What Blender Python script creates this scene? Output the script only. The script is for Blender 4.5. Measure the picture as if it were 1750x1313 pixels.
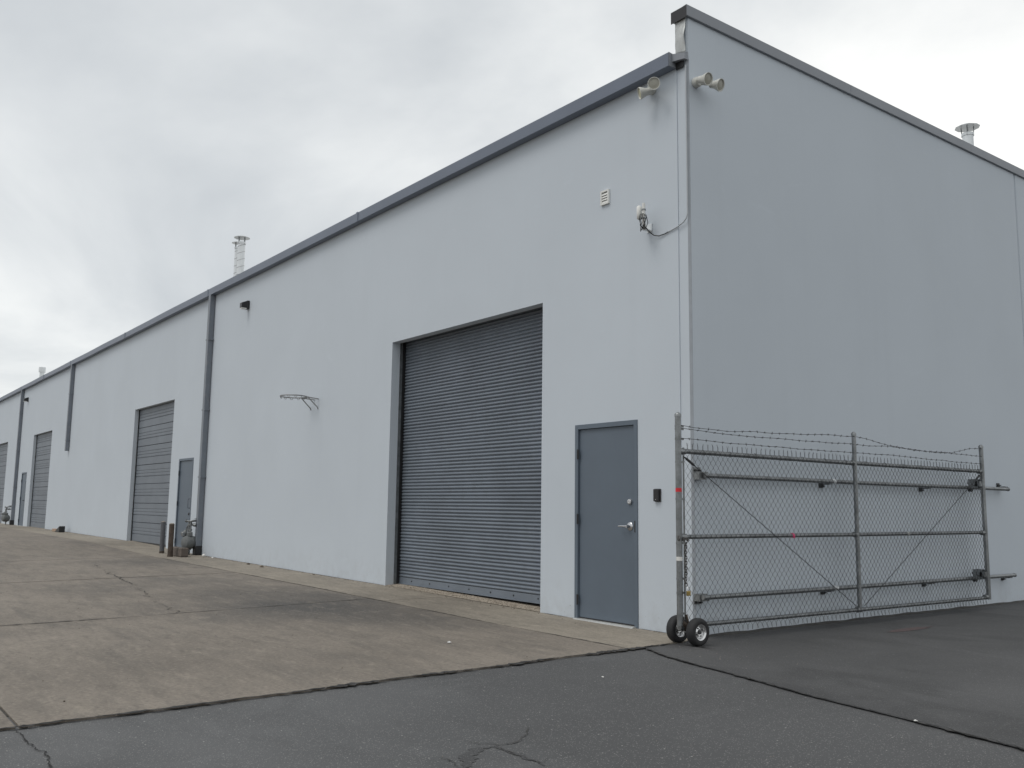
import bpy, bmesh, math, random
from mathutils import Vector, Matrix, noise
rng = random.Random(7)
scene = bpy.context.scene
for o in list(bpy.data.objects):
    bpy.data.objects.remove(o)
col = scene.collection

# ------------------------------------------------------------------ camera
cam_d = bpy.data.cameras.new('camera')
cam = bpy.data.objects.new('camera', cam_d)
col.objects.link(cam)
Rr = Vector((0.6051885, 0.79598037, 0.01273277))
Ru = Vector((0.09732267, -0.08985038, 0.99118878))
Rf = Vector((-0.79011086, 0.59861687, 0.13184335))
m = Matrix(((Rr.x, Ru.x, -Rf.x), (Rr.y, Ru.y, -Rf.y), (Rr.z, Ru.z, -Rf.z)))
cam.matrix_world = Matrix.Translation((6.3019, -7.0555, 1.2468)) @ m.to_4x4()
cam_d.sensor_width = 36.0
cam_d.lens = 36.0 * 1577.6 / 1750.0
cam_d.clip_start = 0.05
cam_d.clip_end = 3000.0
scene.camera = cam

# ------------------------------------------------------------------ sky, sun, exposure
SUN_DIR = Vector((-0.12, -0.60, 1.0)).normalized()
world = bpy.data.worlds.new('World')
scene.world = world
world.use_nodes = True
nt = world.node_tree
nt.nodes.clear()
def wn(t): return nt.nodes.new(t)
out = wn('ShaderNodeOutputWorld')
bg = wn('ShaderNodeBackground')
bg.inputs['Strength'].default_value = 1.27
sky = wn('ShaderNodeTexSky')
sky.sky_type = 'NISHITA'
sky.sun_disc = False
sky.sun_elevation = math.asin(SUN_DIR.z)
sky.sun_rotation = math.atan2(SUN_DIR.x, SUN_DIR.y)
skys = wn('ShaderNodeVectorMath'); skys.operation = 'SCALE'
skys.inputs[3].default_value = 0.10
nt.links.new(sky.outputs[0], skys.inputs[0])
tc = wn('ShaderNodeTexCoord')
sep = wn('ShaderNodeSeparateXYZ')
nt.links.new(tc.outputs['Generated'], sep.inputs[0])
mx = wn('ShaderNodeMath'); mx.operation = 'MAXIMUM'; mx.inputs[1].default_value = 0.0
nt.links.new(sep.outputs[2], mx.inputs[0])
ad = wn('ShaderNodeMath'); ad.operation = 'ADD'; ad.inputs[1].default_value = 0.16
nt.links.new(mx.outputs[0], ad.inputs[0])
dx = wn('ShaderNodeMath'); dx.operation = 'DIVIDE'
dy = wn('ShaderNodeMath'); dy.operation = 'DIVIDE'
nt.links.new(sep.outputs[0], dx.inputs[0]); nt.links.new(ad.outputs[0], dx.inputs[1])
nt.links.new(sep.outputs[1], dy.inputs[0]); nt.links.new(ad.outputs[0], dy.inputs[1])
cmb = wn('ShaderNodeCombineXYZ')
nt.links.new(dx.outputs[0], cmb.inputs[0]); nt.links.new(dy.outputs[0], cmb.inputs[1])
cmb.inputs[2].default_value = 53.8
n1 = wn('ShaderNodeTexNoise')
n1.inputs['Scale'].default_value = 0.6; n1.inputs['Detail'].default_value = 7.0
n1.inputs['Roughness'].default_value = 0.52; n1.inputs['Distortion'].default_value = 0.55
nt.links.new(cmb.outputs[0], n1.inputs['Vector'])
rmp = wn('ShaderNodeValToRGB')
rmp.color_ramp.interpolation = 'B_SPLINE'
e = rmp.color_ramp.elements
e[0].position = 0.35; e[0].color = (0.44, 0.465, 0.485, 1)
e[1].position = 0.66; e[1].color = (0.93, 0.925, 0.895, 1)
e2 = e.new(0.50); e2.color = (0.655, 0.675, 0.68, 1)
nt.links.new(n1.outputs['Fac'], rmp.inputs[0])
mix = wn('ShaderNodeMix'); mix.data_type = 'RGBA'
mix.inputs['Factor'].default_value = 0.93
nt.links.new(skys.outputs[0], mix.inputs['A'])
nt.links.new(rmp.outputs[0], mix.inputs['B'])
nt.links.new(mix.outputs['Result'], bg.inputs['Color'])
nt.links.new(bg.outputs[0], out.inputs[0])

sun_d = bpy.data.lights.new('sun', 'SUN')
sun_d.energy = 1.1
sun_d.angle = math.radians(28)
sun_d.color = (1.0, 0.97, 0.93)
sun = bpy.data.objects.new('sun', sun_d)
sun.rotation_euler = (-SUN_DIR).to_track_quat('-Z', 'Y').to_euler()
sun.location = (0, -10, 20)
col.objects.link(sun)

vs = scene.view_settings
vs.view_transform = 'Standard'
vs.look = 'None'
vs.exposure = 0.0
vs.gamma = 1.0
vs.use_curve_mapping = False
scene.render.engine = 'CYCLES'
scene.render.resolution_x = 1024
scene.render.resolution_y = 768

# ------------------------------------------------------------------ materials
def new_mat(name):
    mt = bpy.data.materials.new(name)
    mt.use_nodes = True
    t = mt.node_tree
    b = t.nodes['Principled BSDF']
    return mt, t, b

def ramp(t, src, stops):
    r = t.nodes.new('ShaderNodeValToRGB')
    el = r.color_ramp.elements
    el[0].position, el[0].color = stops[0][0], (*stops[0][1], 1)
    el[1].position, el[1].color = stops[-1][0], (*stops[-1][1], 1)
    for p, c in stops[1:-1]:
        x = el.new(p); x.color = (*c, 1)
    t.links.new(src, r.inputs[0])
    return r.outputs[0]

def pos(t, scale=(1, 1, 1), rot=(0, 0, 0)):
    g = t.nodes.new('ShaderNodeNewGeometry')
    mp = t.nodes.new('ShaderNodeMapping')
    mp.inputs['Scale'].default_value = scale
    mp.inputs['Rotation'].default_value = rot
    t.links.new(g.outputs['Position'], mp.inputs[0])
    return mp.outputs[0]

def tnoise(t, vec, scale, detail=4, rough=0.55, dist=0.0):
    n = t.nodes.new('ShaderNodeTexNoise')
    n.inputs['Scale'].default_value = scale
    n.inputs['Detail'].default_value = detail
    n.inputs['Roughness'].default_value = rough
    n.inputs['Distortion'].default_value = dist
    t.links.new(vec, n.inputs['Vector'])
    return n.outputs['Fac']

def mixc(t, fac, a, b, mode='MIX'):
    n = t.nodes.new('ShaderNodeMix'); n.data_type = 'RGBA'; n.blend_type = mode
    for k, v in (('Factor', fac), ('A', a), ('B', b)):
        s = n.inputs[k] if k == 'Factor' else n.inputs[k]
        if k != 'Factor':
            s = [q for q in n.inputs if q.name == k and q.type == 'RGBA'][0]
        if isinstance(v, (int, float)): s.default_value = v
        elif isinstance(v, tuple): s.default_value = (*v, 1)
        else: t.links.new(v, s)
    return [q for q in n.outputs if q.type == 'RGBA'][0]

def math_n(t, op, a, b=0.0, clamp=False):
    n = t.nodes.new('ShaderNodeMath'); n.operation = op; n.use_clamp = clamp
    for i, v in enumerate((a, b)):
        if isinstance(v, (int, float)): n.inputs[i].default_value = v
        else: t.links.new(v, n.inputs[i])
    return n.outputs[0]

def bump(t, b, h, strength=0.2, dist=0.01):
    n = t.nodes.new('ShaderNodeBump')
    n.inputs['Strength'].default_value = strength
    n.inputs['Distance'].default_value = dist
    t.links.new(h, n.inputs['Height'])
    t.links.new(n.outputs[0], b.inputs['Normal'])

def maprange(t, v, a, b, c=0.0, d=1.0):
    n = t.nodes.new('ShaderNodeMapRange')
    n.inputs[1].default_value = a; n.inputs[2].default_value = b
    n.inputs[3].default_value = c; n.inputs[4].default_value = d
    t.links.new(v, n.inputs[0])
    return n.outputs[0]

def painted(name, c, var=0.12, rough=0.55, scale=3.0, metal=0.0, dirt=None, bs=0.08):
    mt, t, b = new_mat(name)
    p = pos(t)
    n = tnoise(t, p, scale, 6, 0.6)
    lo = tuple(x * (1 - var) for x in c); hi = tuple(x * (1 + var) for x in c)
    cc = ramp(t, n, [(0.3, lo), (0.7, hi)])
    if dirt:
        n2 = tnoise(t, p, scale * 6, 8, 0.7)
        cc = mixc(t, maprange(t, n2, 0.52, 0.75, 0, 0.75), cc, dirt)
    t.links.new(cc, b.inputs['Base Color'])
    b.inputs['Roughness'].default_value = rough
    b.inputs['Metallic'].default_value = metal
    n3 = tnoise(t, p, scale * 40, 3, 0.6)
    bump(t, b, n3, bs, 0.004)
    return mt

def wall_paint(name, c):
    mt, t, b = new_mat(name)
    p = pos(t)
    n = tnoise(t, p, 0.55, 7, 0.55, 0.3)
    cc = ramp(t, n, [(0.3, tuple(x * 0.972 for x in c)), (0.7, tuple(x * 1.02 for x in c))])
    # faint vertical run marks
    ps = pos(t, (3.2, 3.2, 0.16))
    n2 = tnoise(t, ps, 1.0, 6, 0.6)
    cc = mixc(t, maprange(t, n2, 0.55, 0.8, 0, 0.07), cc, tuple(x * 0.72 for x in c))
    # scuffs and rubs
    n3 = tnoise(t, pos(t, (1, 1, 1.6)), 2.6, 10, 0.68, 0.6)
    cc = mixc(t, maprange(t, n3, 0.68, 0.78, 0, 0.30), cc, tuple(x * 0.6 for x in c))
    n3b = tnoise(t, pos(t, (1, 1, 2.2), (0.3, 0.2, 0)), 1.7, 10, 0.66, 0.8)
    cc = mixc(t, maprange(t, n3b, 0.63, 0.75, 0, 0.22), cc, tuple(min(1, x * 1.22) for x in c))
    # splash dirt low on the wall
    g = t.nodes.new('ShaderNodeNewGeometry'); s = t.nodes.new('ShaderNodeSeparateXYZ')
    t.links.new(g.outputs['Position'], s.inputs[0])
    n4 = tnoise(t, p, 5.0, 9, 0.72)
    low = maprange(t, s.outputs[2], 0.02, 0.55, 1, 0)
    fac = math_n(t, 'MULTIPLY', low, maprange(t, n4, 0.45, 0.75, 0, 0.28))
    cc = mixc(t, fac, cc, (0.27, 0.255, 0.23))
    sp = tnoise(t, p, 26.0, 2, 0.5)
    low2 = maprange(t, s.outputs[2], 0.0, 0.45, 1, 0)
    cc = mixc(t, math_n(t, 'MULTIPLY', low2, maprange(t, sp, 0.70, 0.74, 0, 0.5)), cc, (0.12, 0.10, 0.09))
    t.links.new(cc, b.inputs['Base Color'])
    b.inputs['Roughness'].default_value = 0.72
    h = math_n(t, 'ADD', tnoise(t, p, 55, 4, 0.6), math_n(t, 'MULTIPLY', tnoise(t, p, 2.2, 3, 0.5), 2.5))
    bump(t, b, h, 0.22, 0.004)
    return mt

def concrete(name, c, dark):
    mt, t, b = new_mat(name)
    p = pos(t)
    n = tnoise(t, p, 0.42, 9, 0.62, 0.4)
    cc = ramp(t, n, [(0.28, tuple(x * 0.74 for x in c)), (0.5, c), (0.72, tuple(x * 1.2 for x in c))])
    # traffic film drawn out along the building
    n2 = tnoise(t, pos(t, (0.55, 2.4, 1), (0, 0, 0.25)), 1.1, 9, 0.68, 0.5)
    cc = mixc(t, maprange(t, n2, 0.48, 0.72, 0, 0.50 * dark), cc, (0.070, 0.066, 0.060))
    # oil darkened patch before the big door
    g = t.nodes.new('ShaderNodeNewGeometry')
    wob = t.nodes.new('ShaderNodeVectorMath'); wob.operation = 'ADD'
    nz = t.nodes.new('ShaderNodeTexNoise'); nz.inputs['Scale'].default_value = 0.9; nz.inputs['Detail'].default_value = 7
    t.links.new(g.outputs['Position'], nz.inputs['Vector'])
    sc = t.nodes.new('ShaderNodeVectorMath'); sc.operation = 'SCALE'; sc.inputs[3].default_value = 2.4
    t.links.new(nz.outputs['Color'], sc.inputs[0])
    t.links.new(g.outputs['Position'], wob.inputs[0]); t.links.new(sc.outputs[0], wob.inputs[1])
    for (sx, sy, r0, r1, k) in ((-4.3, -1.9, 0.4, 2.1, 0.85), (-2.4, -1.7, 0.1, 1.2, 0.5), (-3.4, -3.2, 0.1, 1.2, 0.30), (-6.2, -2.0, 0.1, 1.3, 0.55), (-12.6, -1.2, 0.2, 2.0, 0.5), (-8.2, -2.3, 0.1, 1.5, 0.4), (-7.5, -3.6, 0.1, 1.1, 0.3)):
        d = t.nodes.new('ShaderNodeVectorMath'); d.operation = 'DISTANCE'
        d.inputs[1].default_value = (sx + 1.2, sy + 1.2, 1.2)
        t.links.new(wob.outputs[0], d.inputs[0])
        cc = mixc(t, maprange(t, d.outputs['Value'], r1, r0, 0, k * dark), cc, (0.052, 0.052, 0.052))
    # pale worn streaks and sand
    n3 = tnoise(t, pos(t, (0.8, 2.6, 1), (0, 0, -0.35)), 1.7, 10, 0.7, 0.3)
    cc = mixc(t, maprange(t, n3, 0.56, 0.76, 0, 0.42), cc, (0.36, 0.315, 0.25))
    n4 = tnoise(t, p, 14.0, 8, 0.75)
    cc = mixc(t, maprange(t, n4, 0.55, 0.8, 0, 0.45), cc, tuple(x * 0.5 for x in c))
    n6 = tnoise(t, pos(t, (0.5, 1.5, 1), (0, 0, 0.15)), 5.0, 9, 0.72)
    cc = mixc(t, maprange(t, n6, 0.52, 0.70, 0, 0.58), cc, tuple(x * 0.42 for x in c))
    cc = mixc(t, maprange(t, n6, 0.46, 0.30, 0, 0.40), cc, tuple(x * 1.7 for x in c))
    n7 = tnoise(t, p, 30, 5, 0.7)
    cc = mixc(t, maprange(t, n7, 0.52, 0.66, 0, 0.5), cc, tuple(x * 0.5 for x in c))
    cc = mixc(t, maprange(t, n7, 0.46, 0.34, 0, 0.45), cc, tuple(x * 1.55 for x in c))
    n5 = tnoise(t, p, 70, 3, 0.6)
    cc = mixc(t, maprange(t, n5, 0.60, 0.75, 0, 0.35), cc, tuple(x * 1.6 for x in c))
    cc = mixc(t, maprange(t, n5, 0.42, 0.28, 0, 0.35), cc, tuple(x * 0.45 for x in c))
    t.links.new(cc, b.inputs['Base Color'])
    b.inputs['Roughness'].default_value = 0.82
    h = math_n(t, 'ADD', n5, math_n(t, 'MULTIPLY', n4, 1.5))
    bump(t, b, h, 0.35, 0.004)
    return mt

def asphalt(name, c, speck, stain, wear=False):
    mt, t, b = new_mat(name)
    p = pos(t)
    n = tnoise(t, p, 0.5, 8, 0.6, 0.6)
    cc = ramp(t, n, [(0.3, tuple(x * 0.74 for x in c)), (0.5, c), (0.7, tuple(x * 1.22 for x in c))])
    n2 = tnoise(t, pos(t, (0.7, 1.6, 1), (0, 0, 0.5)), 0.9, 7, 0.6, 0.9)
    cc = mixc(t, maprange(t, n2, 0.50, 0.62, 0, stain), cc, tuple(x * 0.55 for x in c))
    if wear:
        g = t.nodes.new('ShaderNodeNewGeometry')
        nz = t.nodes.new('ShaderNodeTexNoise'); nz.inputs['Scale'].default_value = 0.7; nz.inputs['Detail'].default_value = 6
        t.links.new(g.outputs['Position'], nz.inputs['Vector'])
        sc = t.nodes.new('ShaderNodeVectorMath'); sc.operation = 'SCALE'; sc.inputs[3].default_value = 1.6
        t.links.new(nz.outputs['Color'], sc.inputs[0])
        wob = t.nodes.new('ShaderNodeVectorMath'); wob.operation = 'ADD'
        t.links.new(g.outputs['Position'], wob.inputs[0]); t.links.new(sc.outputs[0], wob.inputs[1])
        d = t.nodes.new('ShaderNodeVectorMath'); d.operation = 'DISTANCE'; d.inputs[1].default_value = (0.4 + .8, -6.4 + .8, .8)
        t.links.new(wob.outputs[0], d.inputs[0])
        cc = mixc(t, maprange(t, d.outputs['Value'], 1.2, 3.6, 0, 0.72), cc, (0.064, 0.064, 0.065))
    n3 = tnoise(t, pos(t, (1.7, 0.6, 1), (0, 0, 0.9)), 1.3, 9, 0.7, 0.4)
    cc = mixc(t, maprange(t, n3, 0.58, 0.8, 0, 0.35), cc, tuple(x * 1.7 for x in c))
    v = t.nodes.new('ShaderNodeTexVoronoi'); v.inputs['Scale'].default_value = 110
    t.links.new(p, v.inputs['Vector'])
    sepc = t.nodes.new('ShaderNodeSeparateColor'); t.links.new(v.outputs['Color'], sepc.inputs[0])
    pick = maprange(t, sepc.outputs[0], 0.74, 0.80, 0, 1)
    core = maprange(t, v.outputs['Distance'], 0.42, 0.25, 0, 1)
    cc = mixc(t, math_n(t, 'MULTIPLY', math_n(t, 'MULTIPLY', pick, core), speck), cc, (0.34, 0.335, 0.32))
    v2 = t.nodes.new('ShaderNodeTexVoronoi'); v2.inputs['Scale'].default_value = 48
    t.links.new(p, v2.inputs['Vector'])
    sep2 = t.nodes.new('ShaderNodeSeparateColor'); t.links.new(v2.outputs['Color'], sep2.inputs[0])
    pick2 = maprange(t, sep2.outputs[1], 0.975, 0.98, 0, 1)
    core2 = maprange(t, v2.outputs['Distance'], 0.30, 0.18, 0, 1)
    cc = mixc(t, math_n(t, 'MULTIPLY', math_n(t, 'MULTIPLY', pick2, core2), min(1, speck * 1.3)), cc, (0.42, 0.41, 0.39))
    n5 = tnoise(t, p, 160, 3, 0.7)
    cc = mixc(t, maprange(t, n5, 0.48, 0.30, 0, 0.6), cc, tuple(x * 0.4 for x in c))
    t.links.new(cc, b.inputs['Base Color'])
    b.inputs['Roughness'].default_value = 0.78
    h = math_n(t, 'ADD', n5, math_n(t, 'MULTIPLY', v.outputs['Distance'], -0.8))
    bump(t, b, h, 0.55, 0.004)
    return mt

WALL = (0.534, 0.580, 0.628)
M = {}
M['wall'] = wall_paint('wall_paint', WALL)
M['trim'] = painted('grey_trim_paint', (0.165, 0.185, 0.215), 0.10, 0.5, 1.5)
M['gutter'] = painted('gutter_paint', (0.145, 0.168, 0.215), 0.08, 0.42, 1.2)
M['coping'] = painted('coping_paint', (0.24, 0.255, 0.28), 0.06, 0.42, 1.0)
M['door'] = painted('door_paint', (0.110, 0.138, 0.172), 0.07, 0.48, 1.2)
M['slat'] = painted('slat_paint', (0.162, 0.187, 0.220), 0.14, 0.45, 1.3, 0.0, (0.135, 0.148, 0.165))
M['section'] = painted('section_paint', (0.165, 0.185, 0.212), 0.10, 0.5, 1.6)
M['galv'] = painted('galvanised_steel', (0.235, 0.245, 0.25), 0.30, 0.38, 9.0, 0.75, (0.16, 0.155, 0.14))
M['galv_bright'] = painted('bright_galvanised', (0.68, 0.70, 0.71), 0.08, 0.32, 6.0, 0.4)
M['wire'] = painted('weathered_wire', (0.06, 0.063, 0.067), 0.2, 0.55, 8.0, 0.3)
M['barb'] = painted('barbed_wire', (0.055, 0.055, 0.058), 0.2, 0.6, 8.0, 0.2)
M['rubber'] = painted('tyre_rubber', (0.018, 0.018, 0.019), 0.25, 0.75, 12.0)
M['chrome'] = painted('chrome', (0.70, 0.70, 0.70), 0.08, 0.25, 14.0, 0.85, None, 0.02)
M['chain'] = painted('chain_steel', (0.16, 0.155, 0.15), 0.5, 0.35, 30.0, 0.8)
M['hoop'] = painted('hoop_steel', (0.27, 0.275, 0.28), 0.3, 0.6, 12.0)
M['cap_end'] = painted('coping_end_paint', (0.020, 0.019, 0.021), 0.1, 0.5, 3.0)
M['satin'] = painted('satin_steel', (0.60, 0.60, 0.61), 0.05, 0.3, 4.0, 1.0, None, 0.02)
M['black'] = painted('black_plastic', (0.014, 0.014, 0.015), 0.2, 0.4, 5.0)
M['darkmetal'] = painted('dark_metal', (0.045, 0.047, 0.05), 0.3, 0.55, 9.0, 0.3, (0.09, 0.07, 0.05))
M['brass'] = painted('brass', (0.40, 0.29, 0.10), 0.15, 0.4, 9.0, 0.8)
M['white'] = painted('white_plastic', (0.72, 0.72, 0.69), 0.05, 0.5, 4.0)
M['lamp'] = painted('lamp_housing', (0.55, 0.55, 0.51), 0.06, 0.5, 5.0)
M['lens'] = painted('lamp_lens', (0.33, 0.32, 0.27), 0.1, 0.25, 9.0)
M['lens_y'] = painted('yellowed_lens', (0.56, 0.54, 0.36), 0.1, 0.3, 9.0)
M['cable'] = painted('grey_cable', (0.46, 0.48, 0.50), 0.05, 0.5, 5.0)
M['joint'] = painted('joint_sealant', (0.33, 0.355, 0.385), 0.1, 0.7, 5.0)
M['flash'] = painted('bare_flashing', (0.50, 0.51, 0.50), 0.10, 0.45, 5.0, 0.25, (0.33, 0.33, 0.31))
M['meter'] = painted('meter_paint', (0.14, 0.148, 0.148), 0.15, 0.55, 9.0, 0.0, (0.11, 0.11, 0.10))
M['bollard'] = painted('bollard_paint', (0.098, 0.102, 0.112), 0.2, 0.6, 7.0, 0.0, (0.05, 0.04, 0.03))
M['rust'] = painted('rusty_steel', (0.070, 0.052, 0.040), 0.4, 0.8, 9.0, 0.0, (0.15, 0.12, 0.09))
M['block'] = painted('concrete_block', (0.25, 0.225, 0.20), 0.2, 0.85, 9.0, 0.0, (0.12, 0.10, 0.09))
M['timber'] = painted('dirty_block', (0.125, 0.105, 0.09), 0.3, 0.9, 9.0, 0.0, (0.06, 0.05, 0.04))
M['sill'] = painted('aluminium', (0.62, 0.62, 0.60), 0.10, 0.4, 9.0, 0.4, (0.34, 0.32, 0.29))
M['red'] = painted('red_tape', (0.60, 0.02, 0.03), 0.1, 0.5, 6.0)
M['pink'] = painted('pink_tape', (0.62, 0.06, 0.17), 0.1, 0.5, 6.0)
M['paper'] = painted('white_scrap', (0.68, 0.67, 0.64), 0.1, 0.7, 15.0)
M['leaf'] = painted('dry_leaf', (0.075, 0.055, 0.035), 0.3, 0.8, 20.0)
M['brick'] = painted('pale_brick', (0.38, 0.27, 0.20), 0.2, 0.85, 15.0)
M['spout'] = painted('downspout_paint', (0.17, 0.19, 0.22), 0.10, 0.45, 2.0, 0.0, (0.24, 0.24, 0.24))
M['concrete'] = concrete('yard_concrete', (0.200, 0.173, 0.143), 1.0)
M['concrete_strip'] = concrete('threshold_concrete', (0.262, 0.230, 0.186), 0.3)
M['bed'] = painted('joint_bed', (0.058, 0.053, 0.046), 0.4, 0.9, 12.0)
M['asphalt'] = asphalt('worn_asphalt', (0.108, 0.109, 0.110), 0.62, 0.35, True)
M['patch'] = asphalt('sealed_asphalt', (0.068, 0.0675, 0.068), 0.35, 0.55)
M['sealer'] = asphalt('old_sealer', (0.060, 0.060, 0.061), 0.35, 0.3)
M['crack'] = painted('crack_filler', (0.020, 0.019, 0.018), 0.4, 0.95, 20.0)
M['tar'] = painted('tar_edge', (0.048, 0.046, 0.044), 0.4, 0.9, 14.0)
M['gravel'] = painted('exposed_aggregate', (0.36, 0.31, 0.25), 0.5, 0.9, 45.0, 0.0, (0.13, 0.11, 0.09), 0.6)
M['roof'] = painted('roof_membrane', (0.45, 0.45, 0.44), 0.1, 0.8, 2.0)
M['redpaint'] = painted('faded_red_paint', (0.088, 0.062, 0.061), 0.2, 0.8, 20.0)

# ------------------------------------------------------------------ mesh helpers
def frame_for(d):
    d = d.normalized()
    a = Vector((0, 0, 1)) if abs(d.z) < 0.9 else Vector((1, 0, 0))
    u = d.cross(a).normalized()
    return u, u.cross(d).normalized()

class MB:
    def __init__(s): s.v = []; s.f = []
    def add(s, vs, fs):
        k = len(s.v); s.v += [Vector(q) for q in vs]; s.f += [tuple(i + k for i in q) for q in fs]; return s
    def box(s, x0, y0, z0, x1, y1, z1):
        return s.add([(x0, y0, z0), (x1, y0, z0), (x1, y1, z0), (x0, y1, z0), (x0, y0, z1), (x1, y0, z1), (x1, y1, z1), (x0, y1, z1)],
                     [(0, 3, 2, 1), (4, 5, 6, 7), (0, 1, 5, 4), (1, 2, 6, 5), (2, 3, 7, 6), (3, 0, 4, 7)])
    def bar(s, p0, p1, w, h, up=None):
        p0, p1 = Vector(p0), Vector(p1); u, v = frame_for(p1 - p0)
        if up is not None:
            d = (p1 - p0).normalized(); u = d.cross(Vector(up)).normalized(); v = u.cross(d)
        vs = [p + u * a * w / 2 + v * b * h / 2 for p in (p0, p1) for a, b in ((-1, -1), (1, -1), (1, 1), (-1, 1))]
        return s.add(vs, [(0, 1, 2, 3), (7, 6, 5, 4), (0, 4, 5, 1), (1, 5, 6, 2), (2, 6, 7, 3), (3, 7, 4, 0)])
    def tube(s, pts, r, n=8, caps=True, closed=False):
        pts = [Vector(q) for q in pts]; N = len(pts)
        rs = r if isinstance(r, (list, tuple)) else [r] * N
        u = None; rings = []
        for i, p in enumerate(pts):
            if closed: d = pts[(i + 1) % N] - pts[i - 1]
            else: d = pts[min(i + 1, N - 1)] - pts[max(i - 1, 0)]
            d.normalize()
            if u is None: u, _ = frame_for(d)
            u = (u - d * u.dot(d)).normalized(); w = d.cross(u)
            rings.append([p + (u * math.cos(2 * math.pi * k / n) + w * math.sin(2 * math.pi * k / n)) * rs[i] for k in range(n)])
        vs = [q for g in rings for q in g]; fs = []
        for i in range(N if closed else N - 1):
            j = (i + 1) % N
            for k in range(n):
                fs.append((i * n + k, i * n + (k + 1) % n, j * n + (k + 1) % n, j * n + k))
        if caps and not closed:
            fs.append(tuple(range(n - 1, -1, -1))); fs.append(tuple((N - 1) * n + k for k in range(n)))
        return s.add(vs, fs)
    def cyl(s, p0, p1, r, r1=None, n=14):
        return s.tube([p0, p1], [r, r if r1 is None else r1], n)
    def lathe(s, org, axis, prof, n=24, a0=0.0, caps=True):
        org = Vector(org); axis = Vector(axis).normalized(); u, w = frame_for(axis)
        vs = []; fs = []
        for (r, h) in prof:
            for k in range(n):
                a = a0 + 2 * math.pi * k / n
                vs.append(org + axis * h + (u * math.cos(a) + w * math.sin(a)) * max(r, 1e-5))
        for i in range(len(prof) - 1):
            for k in range(n):
                fs.append((i * n + k, i * n + (k + 1) % n, (i + 1) * n + (k + 1) % n, (i + 1) * n + k))
        if caps: fs.append(tuple(range(n - 1, -1, -1))); fs.append(tuple((len(prof) - 1) * n + k for k in range(n)))
        return s.add(vs, fs)
    def ball(s, c, r, sq=(1, 1, 1), n=12):
        c = Vector(c); vs = []; fs = []
        m_ = n // 2
        for i in range(1, m_):
            a = math.pi * i / m_
            for k in range(n):
                b = 2 * math.pi * k / n
                vs.append(c + Vector((math.sin(a) * math.cos(b) * sq[0], math.sin(a) * math.sin(b) * sq[1], math.cos(a) * sq[2])) * r)
        t0 = len(vs); vs += [c + Vector((0, 0, r * sq[2])), c - Vector((0, 0, r * sq[2]))]
        for i in range(m_ - 2):
            for k in range(n):
                fs.append((i * n + k, (i + 1) * n + k, (i + 1) * n + (k + 1) % n, i * n + (k + 1) % n))
        for k in range(n):
            fs.append((t0, k, (k + 1) % n)); fs.append((t0 + 1, (m_ - 2) * n + (k + 1) % n, (m_ - 2) * n + k))
        return s.add(vs, fs)
    def prism(s, poly, z0, z1):     # poly in xy
        n = len(poly)
        vs = [(x, y, z0) for x, y in poly] + [(x, y, z1) for x, y in poly]
        fs = [tuple(range(n - 1, -1, -1)), tuple(range(n, 2 * n))] + [(k, (k + 1) % n, n + (k + 1) % n, n + k) for k in range(n)]
        return s.add(vs, fs)
    def extrude_x(s, poly, x0, x1, closed=True):   # poly in yz
        n = len(poly)
        vs = [(x0, y, z) for y, z in poly] + [(x1, y, z) for y, z in poly]
        fs = [(k, (k + 1) % n, n + (k + 1) % n, n + k) for k in range(n if closed else n - 1)]
        if closed: fs += [tuple(range(n - 1, -1, -1)), tuple(range(n, 2 * n))]
        return s.add(vs, fs)

def woff(o):
    v = Vector((0, 0, 0))
    while o is not None:
        v += o.location; o = o.parent
    return v

def build(name, mb, mat, parent=None, bev=0.0, smooth=None, recalc=True):
    off = woff(parent) if parent else Vector((0, 0, 0))
    me = bpy.data.meshes.new(name)
    bm = bmesh.new()
    vv = [bm.verts.new(v - off) for v in mb.v]
    for f in mb.f:
        try: bm.faces.new([vv[i] for i in f])
        except ValueError: pass
    if recalc: bmesh.ops.recalc_face_normals(bm, faces=bm.faces)
    if bev > 0:
        bmesh.ops.bevel(bm, geom=list(bm.edges), offset=bev, segments=1, affect='EDGES', clamp_overlap=True)
    bm.to_mesh(me); bm.free()
    me.materials.append(M[mat])
    if smooth:
        me.polygons.foreach_set('use_smooth', [True] * len(me.polygons))
        me.set_sharp_from_angle(angle=math.radians(smooth))
    o = bpy.data.objects.new(name, me)
    col.objects.link(o)
    if parent: o.parent = parent
    return o

def empty(name, loc=(0, 0, 0)):
    o = bpy.data.objects.new(name, None)
    o.location = loc; o.empty_display_size = 0.2
    col.objects.link(o)
    return o

def tag(o, label, cat, group=None):
    o['label'] = label; o['category'] = cat
    if group: o['group'] = group
    return o

def struct(o, label=None):
    o['kind'] = 'structure'
    if label: o['label'] = label
    return o

def copy_tree(o, parent=None):
    c = o.copy(); col.objects.link(c); c.parent = parent
    for ch in list(o.children): copy_tree(ch, c)
    return c

def gz(x):          # ground height along the frontage
    pts = [(-200, .22), (-28, .23), (-20, .20), (-14, .10), (-6, .05), (-2.2, .008), (0, 0), (200, 0)]
    for (a, za), (b, zb) in zip(pts, pts[1:]):
        if a <= x <= b: return za + (zb - za) * (x - a) / (b - a)
    return 0.0

# ================================================================== SETTING
def edge_x(y):      # ragged line where concrete meets asphalt
    if y > 0: return -0.02
    if y > -0.3: return 0.0 + 0.14 * (-y) / 0.3
    base = 0.14 if y > -0.5 else 0.14 + (-0.5 - y) * 0.047
    return base + 0.022 * noise.noise(Vector((y * 1.3, 3.1, 0))) + 0.012 * noise.noise(Vector((y * 6.0, 9.1, 0)))

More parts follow.
